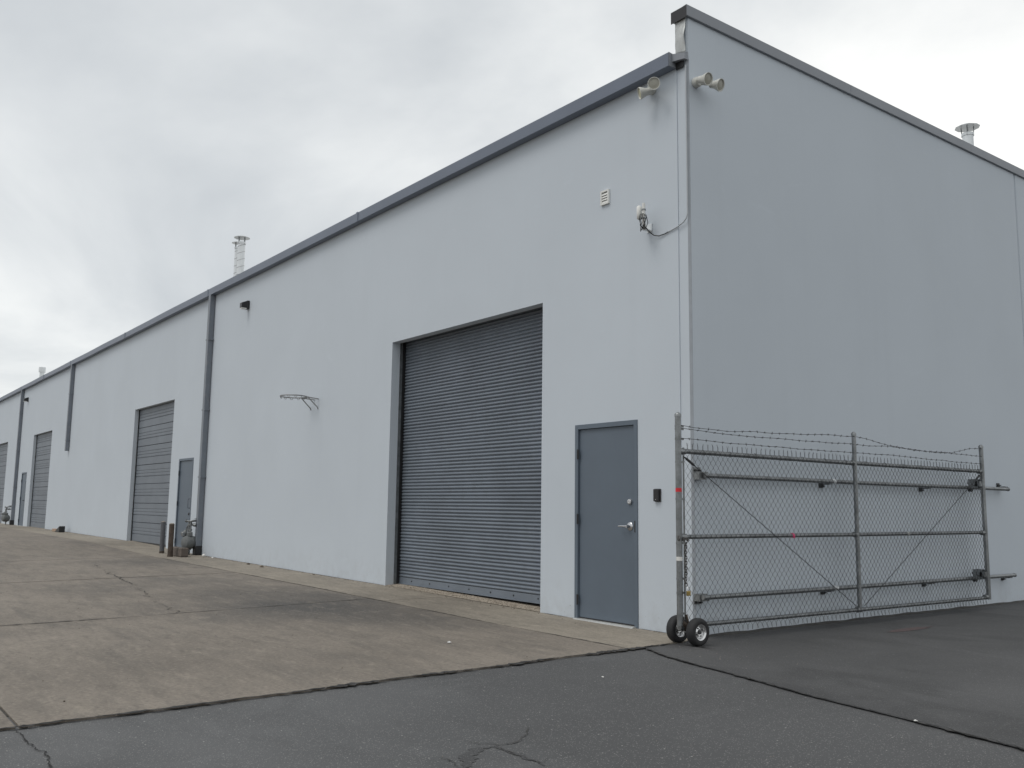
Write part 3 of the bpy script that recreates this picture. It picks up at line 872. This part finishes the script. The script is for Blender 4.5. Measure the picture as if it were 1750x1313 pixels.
t = empty('floodlight', (0, 0.12, 5.76)); tag(t, 'twin floodlight high on the side wall near the corner', 'floodlight', 'twin floodlights')
build('junction_box', MB().lathe((0.002, 0.12, 5.76), (1, 0, 0), [(0.055, 0), (0.055, 0.045), (0.045, 0.055)], 20), 'lamp', t, smooth=40)
build('swivel_arm', MB().tube([(0.04, 0.10, 5.76), (0.10, 0.085, 5.755)], 0.015, 8).tube([(0.04, 0.15, 5.75), (0.12, 0.23, 5.735)], 0.015, 8), 'lamp', t)
head(t, (0.09, 0.085, 5.755), (0.88, 0.02, -0.26))
head(t, (0.12, 0.23, 5.735), (0.80, 0.14, -0.30))

# --- small wall lights
def wall_light(x, z, label):
    t = empty('wall_light', (x, 0, z)); tag(t, label, 'wall light', 'black wall lights')
    build('back_box', MB().box(x - 0.06, -0.05, z - 0.09, x + 0.06, -0.001, z + 0.09), 'black', t, bev=0.006)
    mb = MB().add([(x - 0.055, -0.05, z + 0.085), (x + 0.055, -0.05, z + 0.085), (x + 0.055, -0.17, z + 0.03), (x - 0.055, -0.17, z + 0.03), (x - 0.055, -0.05, z - 0.06), (x + 0.055, -0.05, z - 0.06), (x + 0.055, -0.17, z - 0.07), (x - 0.055, -0.17, z - 0.07)],
                  [(0, 1, 2, 3), (4, 7, 6, 5), (3, 2, 6, 7), (0, 3, 7, 4), (1, 5, 6, 2), (0, 4, 5, 1)])
    hd = build('hood', mb, 'black', t)
    build('lens', MB().box(x - 0.045, -0.165, z - 0.095, x + 0.045, -0.06, z - 0.072), 'white', t)
wall_light(-12.20, 5.37, 'small black wall light high up between hoop and downspout')
wall_light(-36.4, 5.42, 'tiny black wall light above the farthest grey door')

# --- louvred vent
t = empty('wall_vent', (-1.26, 0, 4.80)); tag(t, 'small white louvred vent high on the front wall', 'vent')
x0, x1, z0, z1 = -1.328, -1.190, 4.715, 4.885
build('frame', MB().box(x0, -0.025, z0, x0 + .02, -.001, z1).box(x1 - .02, -.025, z0, x1, -.001, z1).box(x0 + .02, -.025, z1 - .02, x1 - .02, -.001, z1).box(x0 + .02, -.025, z0, x1 - .02, -.001, z0 + .02), 'white', t)
build('backing', MB().box(x0 + .02, -.004, z0 + .02, x1 - .02, -.001, z1 - .02), 'darkmetal', t)
for k in range(4):
    zc = z0 + 0.021 + k * 0.0300
    build('louvre', MB().add([(x0 + .021, -.024, zc), (x1 - .021, -.024, zc), (x1 - .021, -.010, zc + .031), (x0 + .021, -.010, zc + .031), (x0 + .021, -.020, zc), (x1 - .021, -.020, zc), (x1 - .021, -.006, zc + .031), (x0 + .021, -.006, zc + .031)],
          [(0, 1, 2, 3), (7, 6, 5, 4), (0, 4, 5, 1), (1, 5, 6, 2), (2, 6, 7, 3), (3, 7, 4, 0)]), 'white', t)

# --- wireless bridge on its mast
t = empty('wireless_antenna', (-0.55, 0, 4.27)); tag(t, 'white wireless antenna on a short mast with coiled black cable', 'antenna')
build('bracket', MB().box(-0.60, -0.012, 4.225, -0.525, -0.001, 4.315).box(-0.585, -0.13, 4.235, -0.54, -0.012, 4.245).tube([(-0.56, -0.05, 4.25), (-0.53, -0.12, 4.25)], 0.012, 8), 'galv_bright', t)
build('mast', MB().tube([(-0.54, -0.10, 4.235), (-0.512, -0.14, 4.28), (-0.508, -0.15, 4.34), (-0.506, -0.15, 4.505)], 0.019, 14), 'white', t, smooth=40)
build('clamp', MB().cyl((-0.507, -0.15, 4.425), (-0.507, -0.15, 4.440), .024).cyl((-0.508, -0.15, 4.33), (-0.508, -0.15, 4.345), .024), 'galv', t)
build('radio', MB().box(-0.60, -0.185, 4.335, -0.545, -0.115, 4.495), 'white', t, bev=0.022, smooth=60)
cb = []
for k in range(26):
    a = k * 0.75; cb.append((-0.50 + 0.035 * math.cos(a) + 0.012 * math.sin(a * .4), -0.165 + 0.028 * math.sin(a * 1.3), 4.30 + 0.085 * math.sin(a)))
build('coiled_cable', MB().tube([(-0.545, -0.13, 4.34), (-0.55, -.15, 4.26), (-.545, -.16, 4.20)] + cb, 0.0042, 6), 'black', t, smooth=60)
build('lead', MB().tube([(-.51, -.13, 4.25), (-.50, -.07, 4.20), (-.47, -.03, 4.163), (-.41, -.018, 4.146), (-.33, -.012, 4.152), (-.28, -.011, 4.163)], 0.006, 6), 'black', t, smooth=60)
build('conduit', MB().tube([(-.28, -.011, 4.163), (-.15, -.013, 4.185), (-.06, -.016, 4.215), (-.022, -.016, 4.25), (-.014, -.008, 4.30), (-.014, -.006, 4.42), (-.014, -.006, 5.93)], 0.0065, 6), 'cable', t, smooth=60)

# --- basketball hoop
hx, hz = -8.78, 3.085
t = empty('basketball_hoop', (hx, 0, hz)); tag(t, 'bare basketball hoop without backboard or net on the wall', 'basketball hoop')
hc = (hx - 0.03, -0.40)
ring = [(hc[0] + 0.228 * math.cos(a), hc[1] + 0.228 * math.sin(a), hz + 0.03) for a in [2 * math.pi * k / 40 for k in range(40)]]
rg = build('ring', MB().tube(ring, 0.0105, 8, closed=True), 'hoop', t, smooth=60)
for k in range(12):
    a = 2 * math.pi * (k + 0.5) / 12; p = Vector((hc[0] + 0.228 * math.cos(a), hc[1] + 0.228 * math.sin(a), hz + 0.022)); tn = Vector((-math.sin(a), math.cos(a), 0))
    build('net_hook', MB().tube([p - tn * .022, p - tn * .014 - Vector((0, 0, .026)), p + tn * .014 - Vector((0, 0, .026)), p + tn * .022], 0.0045, 5), 'hoop', rg)
build('mounting_arm', MB().bar((hx - .16, -0.19, hz + .03), (hx + .10, -0.19, hz + .03), .05, .012).tube([(hx + .08, -.19, hz + .025), (hx + .13, -.004, hz + .005)], .011, 6).tube([(hx - .12, -.19, hz + .025), (hx - .03, -.004, hz + .0)], .011, 6), 'hoop', t)
for dx_ in (-.165, .125):
    build('brace', MB().tube([(hx + dx_ * .9, -.20, hz + .025), (hx + dx_, -.012, hz - .145), (hx + dx_, -.004, hz - .175)], .0095, 6), 'hoop', t, smooth=60)

# --- card reader
t = empty('card_reader', (-0.47, 0, 1.38)); tag(t, 'black card reader on the wall right of the near door', 'card reader')
build('back_plate', MB().box(-0.515, -0.012, 1.318, -0.425, -0.001, 1.452), 'darkmetal', t, bev=0.004)
build('reader_face', MB().box(-0.512, -0.036, 1.322, -0.437, -0.012, 1.449), 'black', t, bev=0.006)
build('indicator', MB().box(-0.480, -0.0375, 1.338, -0.470, -0.0365, 1.343), 'white', t)

# ================================================================== SLIDING GATE
GX = 0.26
YL, YM, YR = -0.485, 2.44, 5.40
gate = empty('sliding_gate', (GX, YL, 0)); tag(gate, 'chain-link sliding gate with barbed wire parked along the side wall', 'gate')
def post(y, z0, z1, r):
    o = build('post', MB().tube([(GX, y, z0), (GX, y, z1)], r, 16), 'galv', gate, smooth=40)
    build('post_cap', MB().lathe((GX, y, z1 - 0.02), (0, 0, 1), [(r + .004, 0), (r + .004, .022), (r * .8, .036), (.006, .045)], 16), 'galv', o, smooth=50)
    return o
pl = post(YL, 0.17, 2.14, 0.0285)
post(YM, 0.17, 2.125, 0.0245)
pr = post(YR, 0.125, 2.125, 0.0275)
for zz, nm, mt_ in ((1.425, 'red_tape', 'red'), (0.785, 'white_tape', 'paper')):
    build(nm, MB().cyl((GX, YL, zz - .018), (GX, YL, zz + .018),   .0297, None, 16), mt_, pl, smooth=40)
for zz in (2.03, 2.005, 1.91, 1.69, 1.34, 0.93, 0.60, 0.47, 0.28):
    build('tie_band', MB().cyl((GX, YL, zz - .010), (GX, YL, zz + .010), .0310, None, 16).box(GX - .006, YL + .026, zz - .010, GX + .006, YL + .075, zz + .010), 'galv', pl)
build('tension_bar', MB().box(GX - .004, YL + .062, 0.22, GX + .004, YL + .080, 1.83), 'galv', gate)
build('tension_bar', MB().box(GX - .004, YR - .062, 0.17, GX + .004, YR - .050, 1.80), 'galv', gate)
build('top_rail', MB().tube([(GX - .012, YL, 1.795), (GX - .012, YM, 1.79), (GX - .012, YR, 1.795)], 0.0245, 12), 'galv', gate, smooth=40)
build('middle_rail', MB().tube([(GX - .012, YL, 0.985), (GX - .012, YM, 0.985), (GX - .012, YR, 0.99)], 0.0215, 12), 'galv', gate, smooth=40)
build('bottom_rail', MB().tube([(GX - .012, YL, 0.165), (GX - .012, YM, 0.155), (GX - .012, YR, 0.147)], 0.0215, 12), 'galv', gate, smooth=40)
for y in (YL, YM, YR):
    for zz in (1.792, 0.986, 0.158):
        build('rail_fitting', MB().lathe((GX - .012, y - (.0 if y == YL else .10 if y == YR else .05), zz), (0, 1, 0), [(.029, 0), (.032, .01), (.032, .09), (.029, .10)], 12), 'galv', gate, smooth=40)
for (ya, za, yb, zb, tp) in ((YL + .06, 1.745, 2.37, .195, .12), (YR - .06, 1.76, 2.51, .195, .1)):
    rod = build('truss_rod', MB().tube([(GX + .012, ya, za), (GX + .012, yb, zb)], .0038, 6), 'barb', gate)
    pa = Vector((GX + .012, ya, za)); pb = Vector((GX + .012, yb, zb)); d = (pb - pa).normalized()
    build('turnbuckle', MB().tube([pa + d * .02, pa + d * .05, pa + d * .15, pa + d * .18], [.006, .013, .013, .006], 8), 'darkmetal', rod)
# chain-link fabric: woven zigzag wires
mb = MB()
w = 0.074; hh = 0.088; zb, zt = 0.110, 1.83
fr = random.Random(11)
nw = int((YR - .055 - (YL + .07)) / (w / 2))
for i in range(nw):
    yb_ = YL + .07 + i * w / 2
    pts = []
    n = int((zt - zb) / (hh / 2))
    for k in range(n + 1):
        ph = (k + i) % 2
        z = zb + k * hh / 2
        yq = yb_ + (w / 2 + .002) * ph - .001 + 0.004 * noise.noise(Vector((i * .21, k * .17, 0)))
        xq = GX + 0.018 + (0.003 if ph else -0.003) + 0.008 * noise.noise(Vector((yb_ * 1.1, z * 1.6, 7)))
        pts.append((xq, yq, z + 0.003 * noise.noise(Vector((i * .3, k * .3, 5)))))
    if (n + i) % 2 == 0:
        p = pts[-1]; pts += [(p[0], p[1] + .001, p[2] + .022), (p[0] + fr.uniform(-.006, .006), p[1] + fr.uniform(-.012, .012), p[2] + .05 + fr.uniform(-.006, .006))]
    else:
        p = pts[-1]; pts += [(p[0], p[1] - .001, p[2] + .022), (p[0] + fr.uniform(-.006, .006), p[1] + fr.uniform(-.014, .014), p[2] + .044)]
    p = pts[0]; pts = [(p[0] + fr.uniform(-.004, .012), p[1] + fr.uniform(-.012, .02), p[2] - .028 - fr.uniform(0, .01))] + pts
    mb.tube(pts, 0.0019, 4, caps=False)
o = build('chain_link_mesh', mb, 'wire', gate, smooth=80, recalc=False); o['kind'] = 'stuff'
# ties holding the fabric
for k in range(14):
    y = YL + .35 + k * .40
    if y < YR - .1:
        build('wire_tie', MB().tube([(GX - .012 + .028 * math.cos(a), y + .004 * a, 1.793 + .028 * math.sin(a)) for a in [q * math.pi / 4 for q in range(8)]], .0022, 4), 'wire', gate)
# barbed wire strands
strands = [
 [(-0.465, 2.04), (-0.267, 2.029), (0.207, 2.023), (1.052, 2.049), (2.417, 2.098), (2.928, 2.047), (3.694, 1.994), (4.244, 1.99), (4.606, 2.006), (5.065, 2.081), (5.363, 2.095)],
 [(-0.465, 2.012), (0.206, 1.988), (1.149, 1.992), (2.411, 2.001), (3.175, 2.011), (3.966, 1.999), (4.532, 1.996), (5.352, 1.993)],
 [(-0.467, 1.916), (0.204, 1.906), (1.046, 1.901), (2.405, 1.907), (3.424, 1.911), (4.522, 1.891), (5.341, 1.892)]]
for si, st in enumerate(strands):
    pts = []
    for (a, b) in zip(st, st[1:]):
        n = max(2, int((b[0] - a[0]) / .06))
        for k in range(n):
            u = k / n; y = a[0] + (b[0] - a[0]) * u; z = a[1] + (b[1] - a[1]) * u
            pts.append((GX + .015 + .006 * noise.noise(Vector((y * 2, si, 0))), y, z + .010 * noise.noise(Vector((y * 2.4, si * 3, 4)))))
    pts.append((GX + .015, st[-1][0], st[-1][1]))
    mb = MB().tube(pts, .0028, 5)
    acc = .05; L = 0
    for p, q in zip(pts, pts[1:]):
        d = Vector(q) - Vector(p); L += d.length
        if L > .118:
            L = 0; c = Vector(q); dn = d.normalized()
            mb.tube([c - dn * .006, c + dn * .006], .0058, 5)
            for s in (1, -1):
                a = fr.uniform(0, 6.28); e_ = Vector((math.cos(a), 0, math.sin(a))) * .016
                mb.tube([c + dn * s * .005 - e_, c + dn * s * .005 + e_], .0016, 4)
    build('barbed_wire', mb, 'barb', gate, recalc=False)
# wheels
def wheel(x, y):
    R, c = 0.128, Vector((x, y, 0.128 - 0.005))
    hub = build('wheel', MB().lathe(c + Vector((-.05, 0, 0)), (1, 0, 0), [(.016, 0), (.018, .01), (.018, .066), (.021, .070), (.018, .082), (.008, .088)], 16), 'darkmetal', gate, smooth=40)
    tp = [(.068, -.034), (.080, -.042), (.105, -.044), (.120, -.036), (.1265, -.020), (.128, 0), (.1265, .020), (.120, .036), (.105, .044), (.080, .042), (.068, .034)]
    build('tyre', MB().lathe(c, (1, 0, 0), tp, 36, 0, False), 'rubber', hub, smooth=40)
    rp = [(.018, .020), (.030, .022), (.046, .014), (.054, .010), (.060, .026), (.066, .036), (.073, .040), (.074, .036), (.066, .030), (.064, -.03), (.073, -.04)]
    build('rim', MB().lathe(c, (1, 0, 0), rp, 32, 0, False), 'chrome', hub, smooth=30)
    for k in range(4):
        a = k * math.pi / 2 + .5
        build('lug_nut', MB().lathe(c + Vector((.014, .040 * math.cos(a), .040 * math.sin(a))), (1, 0, 0), [(.007, 0), (.007, .01), (.003, .012)], 6), 'darkmetal', hub)
    return hub
wheel(0.125, -0.37); wheel(0.385, -0.385)
build('axle', MB().cyl((0.09, -.377, .123), (0.40, -.383, .123), .011).bar((GX - .045, -.40, .150), (GX + .045, -.40, .150), .05, .045).tube([(GX, -.47, .20), (GX + .01, -.40, .155)], .03, 10).tube([(GX + .01, -.41, .27), (GX + .03, -.385, .14)], .010, 8), 'rust', gate)
# rollers that ride on the wall tracks
for zz in (1.615, 0.435):
    yc = YR - .06
    rb = build('roller_bracket', MB().box(GX - .14, yc - .05, zz - .045, GX - .02, yc - .042, zz + .075).box(GX - .14, yc + .042, zz - .045, GX - .02, yc + .05, zz + .075).box(GX - .05, yc - .05, zz - .02, GX + .01, yc + .085, zz + .045), 'galv', gate)
    for dz in (.052, -.052):
        build('roller', MB().lathe((GX - .14, yc, zz + dz * .9 - .025), (0, 1, 0), [(.022, -.03), (.016, -.010), (.016, .010), (.022, .03)], 16), 'black', rb, smooth=40)
    build('coil', MB().tube([(GX - .06 + .034 * math.cos(a), yc - .02 - .003 * a, zz + .03 + .040 * math.sin(a)) for a in [q * .5 for q in range(26)]], .004, 5), 'black', rb, smooth=60)
    build('bolt', MB().lathe((GX - .03, yc + .085, zz + .02), (0, 1, 0), [(.026, 0), (.026, .014), (.016, .018), (.014, .04), (.004, .055)], 10), 'darkmetal', rb)
# small flags of tape on the middle rail
build('pink_tape', MB().cyl((GX - .012, 1.245, .985), (GX - .012, 1.275, .987), .0245, None, 10).box(GX + .012, 1.25, .955, GX + .016, 1.272, .99), 'pink', gate)
build('white_tape', MB().cyl((GX - .012, 3.50, .987), (GX - .012, 3.53, .987), .0235, None, 10), 'paper', gate)

# --- wall tracks of the gate
def track(z, y0, y1, brk, below, label):
    t = empty('gate_track', (0, y0, z)); tag(t, label, 'track', 'pipe tracks of the sliding gate')
    xt = 0.115
    build('pipe', MB().tube([(xt, y0, z), (xt, (y0 + y1) / 2, z - .004), (xt, y1, z)], .0245, 14), 'galv', t, smooth=40)
    build('end_plug', MB().lathe((xt, y1, z), (0, 1, 0), [(.027, -.02), (.027, .004), (.018, .02)], 14), 'galv', t, smooth=40)
    build('coupling', MB().lathe((xt, brk[1] + .05, z), (0, 1, 0), [(.028, 0), (.028, .06)], 14), 'galv_bright', t, smooth=40)
    for k, y in enumerate(brk):
        s = -1 if (below[k]) else 1
        big = k == 0
        hw = .055 if big else .038
        mb = MB().box(.001, y - hw, z + s * .045 - .03, .012, y + hw, z + s * .045 + .04)
        mb.box(.012, y - hw * .7, z + s * .032 - .006, xt - .01, y + hw * .7, z + s * .032 + .006)
        if big: mb.box(.012, y - hw, z - .04, xt - .026, y + hw, z + .03)
        b = build('bracket', mb, 'darkmetal' if not big else 'galv', t)
        for q in (-1, 1):
            build('bolt', MB().lathe((.012, y + q * hw * .55, z + s * .055), (1, 0, 0), [(.013, 0), (.013, .012), (.007, .014), (.007, .03)], 6), 'darkmetal', b)
        build('saddle', MB().tube([(xt - .01, y + .04, z + s * .032), (xt, y + .05, z + s * .028)], .009, 6), 'galv', b)
track(1.580, 0.05, 6.42, (0.055, 2.15, 4.29, 6.36), (0, 1, 1, 0), 'upper pipe track bolted to the side wall behind the gate')
track(0.392, 0.00, 6.47, (0.045, 2.12, 4.26, 6.34), (1, 1, 1, 1), 'lower pipe track near the ground on the side wall')

# --- chain and padlock on the gate post
mb = MB()
def link(c, d, tw):
    c = Vector(c); d = Vector(d).normalized(); u, v = frame_for(d)
    s = u * math.cos(tw) + v * math.sin(tw)
    pts = [c + d * (.019 * math.cos(a)) + s * (.0115 * math.sin(a)) for a in [2 * math.pi * q / 10 for q in range(10)]]
    mb.tube(pts, .0045, 5, closed=True)
path = []
for k in range(17):
    a = -2.6 + k * .30
    path.append(Vector((GX + .050 * math.cos(a + 1.2), YL + .055 * math.sin(a - .37) * 1.2 + .004, 0.985 + .012 * math.sin(k * 1.1) - .0015 * k)))
start = Vector((GX + .034, YL + .052, .955))
for k in range(18):
    path.append(start + Vector((.004 * math.sin(k * .8), .004 * math.cos(k), -.0245 * k)))
for k in range(5):
    path.append(Vector((GX + .05, YL + .02 + .012 * k, .965 + .012 * math.sin(k))))
for i in range(len(path) - 1):
    d = path[i + 1] - path[i]
    if d.length < .12 and d.length > 1e-4: link((path[i] + path[i + 1]) / 2, d, (i % 2) * math.pi / 2 + .5)
chain = build('chain', mb, 'chain', None, smooth=60, recalc=False)
tag(chain, 'steel chain wrapped round the gate post and hanging down', 'chain')
px_, py_, pz_ = GX + .050, YL + .064, .445
t = empty('padlock', (px_, py_, pz_)); tag(t, 'brass padlock hanging from the chain on the gate post', 'padlock')
build('body', MB().box(px_ - .010, py_ - .024, pz_, px_ + .010, py_ + .024, pz_ + .045), 'brass', t, bev=0.004)
build('shackle', MB().tube([(px_, py_ - .015, pz_ + .04), (px_, py_ - .015, pz_ + .066), (px_, py_ - .008, pz_ + .080), (px_, py_ + .008, pz_ + .080), (px_, py_ + .015, pz_ + .066), (px_, py_ + .015, pz_ + .04)], .0042, 8), 'chrome', t, smooth=50)

# ================================================================== GAS METERS, BOLLARDS
def gas_meter(x, y, label):
    z = gz(x)
    t = empty('gas_meter', (x, y, z)); tag(t, label, 'gas meter', 'gas meters along the front wall')
    # round diaphragm housing, axis towards the yard
    mb = MB().lathe((x, y + .13, z + .27), (0.25, -1, 0), [(.10, 0), (.135, .03), (.145, .10), (.15, .105), (.15, .125), (.145, .13), (.145, .22), (.125, .26), (.09, .275)], 26)
    b = build('meter_body', mb, 'meter', t, smooth=35)
    build('top_housing', MB().prism([(x - .11, y - .02), (x + .11, y - .07), (x + .13, y + .03), (x - .09, y + .10)], z + .40, z + .50), 'meter', b, bev=.015)
    build('index', MB().box(x - .07, y - .16, z + .40, x + .03, y - .10, z + .49), 'galv', b, bev=.012)
    rg = build('regulator', MB().lathe((x - .22, y + .02, z + .45), (-.2, -1, .1), [(.03, 0), (.085, .02), (.09, .045), (.085, .06), (.045, .09), (.03, .13)], 20), 'meter', t, smooth=40)
    build('vent', MB().tube([(x - .22, y - .02, z + .40), (x - .22, y - .02, z + .33)], .016, 8), 'meter', rg)
    build('inlet_pipe', MB().tube([(x - .02, y + .02, z - .02), (x - .02, y + .02, z + .16)], .022, 10).cyl((x - .02, y + .02, z + .10), (x - .02, y + .02, z + .15), .04), 'galv', t, smooth=40)
    build('riser', MB().tube([(x - .06, y, z + .48), (x - .06, y, z + .72)], .021, 10).cyl((x - .06, y, z + .52), (x - .06, y, z + .56), .036).cyl((x - .06, y, z + .62), (x - .06, y, z + .655), .034), 'galv', t, smooth=40)
    build('riser', MB().tube([(x + .06, y, z + .48), (x + .06, y, z + .72)], .021, 10).cyl((x + .06, y, z + .52), (x + .06, y, z + .56), .036).cyl((x + .06, y, z + .64), (x + .06, y, z + .68), .034), 'galv', t, smooth=40)
    build('riser', MB().tube([(x - .20, y, z + .50), (x - .17, y, z + .60), (x - .10, y, z + .66)], .016, 8), 'galv', t, smooth=40)
    build('header_pipe', MB().tube([(x - .20, y - .01, z + .735), (x + .10, y - .01, z + .735), (x + .12, y + .02, z + .74), (x + .10, -.002, z + .76)], .024, 10).cyl((x - .21, y - .01, z + .735), (x - .18, y - .01, z + .735), .034), 'galv', t, smooth=40)
    build('outlet_pipe', MB().tube([(x + .06, y, z + .70), (x + .06, y + .03, z + .655), (x + .08, y + .10, z + .65), (x + .06, -.002, z + .65)], .024, 10).cyl((x + .10, y + .05, z + .655), (x + .15, y + .09, z + .65), .038), 'galv', t, smooth=40)
    build('valve', MB().bar((x + .12, y + .06, z + .79), (x + .12, y + .20, z + .80), .03, .012).cyl((x + .13, y + .13, z + .74), (x + .13, y + .13, z + .80), .02), 'galv', t)
    return t
gas_meter(-14.46, -.22, 'round grey gas meter with pipes behind the two bollards')
gas_meter(-37.95, -.24, 'distant grey gas meter at the far left edge')

def bollard(x, y, h, r, mat, label, lean):
    z = gz(x)
    t = empty('bollard', (x, y, z)); tag(t, label, 'bollard', 'bollards guarding the gas meter')
    build('pipe', MB().tube([(x, y, z - .05), (x + lean * .15, y, z + h * .15), (x + lean, y, z + h)], r, 18), mat, t, smooth=40)
    build('concrete_fill', MB().lathe((x + lean, y, z + h - .004), (0, 0, 1), [(r * .98, 0), (r * .9, .012), (r * .5, .022), (.01, .026)], 18), 'block', t, smooth=50)
    build('rust_collar', MB().lathe((x, y, z), (0, 0, 1), [(r + .006, -.01), (r + .0025, .03), (r + .0015, .05)], 18), 'rust', t)
bollard(-15.10, -.60, .69, .052, 'bollard', 'grey painted bollard, left of the two by the meter', -.01)
bollard(-13.98, -.76, .69, .055, 'rust', 'rusty dark bollard, right of the two by the meter', .0)
mb = MB().box(-14.55, -.62, gz(-14.3), -13.72, -.46, gz(-14.3) + .185)
blk = build('concrete_block', mb, 'timber', None, bev=.012)
tag(blk, 'low brown concrete block lying between bollards and gas meter', 'block')

# ================================================================== LITTER
def scrap(name, x, y, s, mat, label, cat, seed, flat=.35, z=None):
    r = random.Random(seed); zz = (gz(x) if z is None else z)
    mb = MB(); vs = []; n = 7
    for k in range(n):
        a = 2 * math.pi * k / n; rr = s * r.uniform(.55, 1.1)
        vs.append((x + rr * math.cos(a), y + rr * .55 * math.sin(a), zz + .003 + s * flat * r.uniform(0, .6)))
    vs.append((x, y, zz + .004 + s * flat)); vs.append((x, y, zz - .002))
    fs = [(k, (k + 1) % n, n) for k in range(n)] + [((k + 1) % n, k, n + 1) for k in range(n)]
    mb.add(vs, fs)
    o = build(name, mb, mat); tag(o, label, cat); return o
o = build('ball', MB().ball((-13.60, -.17, gz(-13.6) + .035), .036, (1, 1, 1), 16), 'paper', None, smooth=60)
tag(o, 'small white ball by the foot of the near downspout', 'ball')
scrap('paper_scrap', -13.25, -.10, .055, 'paper', 'white crumpled scrap just right of the white ball', 'litter', 1)
scrap('paper_scrap', -0.947, -2.244, .032, 'sill', 'white paper scrap lying on bare concrete before the doors', 'litter', 2, .5)
scrap('leaf_litter', -11.15, -.14, .075, 'leaf', 'dark dry leaf by the wall below the hoop, left one', 'litter', 3)
scrap('leaf_litter', -10.35, -.20, .085, 'leaf', 'larger dark leaf by the wall below the hoop', 'litter', 4)
scrap('leaf_litter', -8.35, -.10, .035, 'leaf', 'small dark leaf by the wall near the roller door', 'litter', 5)
scrap('paper_scrap', 1.084, -2.223, .018, 'paper', 'tiny pale chip on asphalt right of the concrete corner', 'litter', 6)
scrap('paper_scrap', 3.19, -1.625, .022, 'paper', 'pale stone chip lying in the long asphalt seam', 'litter', 7)
scrap('leaf_litter', -0.152, -5.648, .018, 'leaf', 'dark crumb on concrete near the lower left corner', 'litter', 8)
scrap('pebble', -5.95, 0.02, .03, 'block', 'brown pebble at the left foot of the roller door', 'pebble', 14, .8)
z = gz(-28)
o = build('brick', MB().box(-28.3, -.30, z, -27.75, -.20, z + .09), 'brick', None, bev=.008); tag(o, 'pale brick lying by the wall below the short downspout', 'brick')
mb = MB().add([(-27.70, -.34, z), (-27.02, -.34, z), (-27.02, -.16, z), (-27.70, -.16, z), (-27.10, -.34, z + .19), (-27.02, -.34, z + .20), (-27.02, -.16, z + .20), (-27.10, -.16, z + .19)],
      [(0, 3, 2, 1), (4, 5, 6, 7), (0, 1, 5, 4), (1, 2, 6, 5), (2, 3, 7, 6), (3, 0, 4, 7)])
o = build('door_wedge', mb, 'black', None, bev=.01); tag(o, 'black wedge shaped chock beside the pale brick', 'wheel chock')
# uncountable grit and stone chips
r = random.Random(21); mb = MB()
def chip(x, y, q, z0):
    vs = [(x + q * r.uniform(.5, 1), y, z0), (x - q * .6, y + q * r.uniform(.4, .9), z0), (x - q * .5, y - q * r.uniform(.4, .9), z0), (x + q * r.uniform(-.2, .2), y, z0 + q * r.uniform(.5, .9))]
    mb.add(vs, [(0, 1, 3), (1, 2, 3), (2, 0, 3)])
for k in range(110): chip(r.gauss(.75, .45), r.gauss(-.65, .28), .002 + .006 * r.random() ** 3, -.0045)
for k in range(260): chip(r.uniform(.1, 6), r.uniform(-5.5, 3), r.uniform(.002, .006), -.009)
for k in range(70):
    y = r.uniform(-6, -.6); chip(edge_x(y) + r.gauss(.01, .03), y, r.uniform(.003, .008), .001)
o = build('stone_chips', mb, 'block', None, recalc=False); o['kind'] = 'stuff'; o['label'] = 'pale stone chips scattered over the asphalt'; o['category'] = 'stone chips'
mb = MB()
for k in range(160):
    x = r.uniform(-14, -.2); chip(x, -abs(r.gauss(0, .07)) - .01, r.uniform(.004, .014), gz(x) + .001)
for k in range(170):
    x = r.uniform(-12, .1); y = r.uniform(-6, -.3); chip(x, y, r.uniform(.003, .009), gz(x) + .001)
o = build('grit', mb, 'leaf', None, recalc=False); o['kind'] = 'stuff'; o['label'] = 'dark grit scattered on the concrete along the wall'; o['category'] = 'grit'
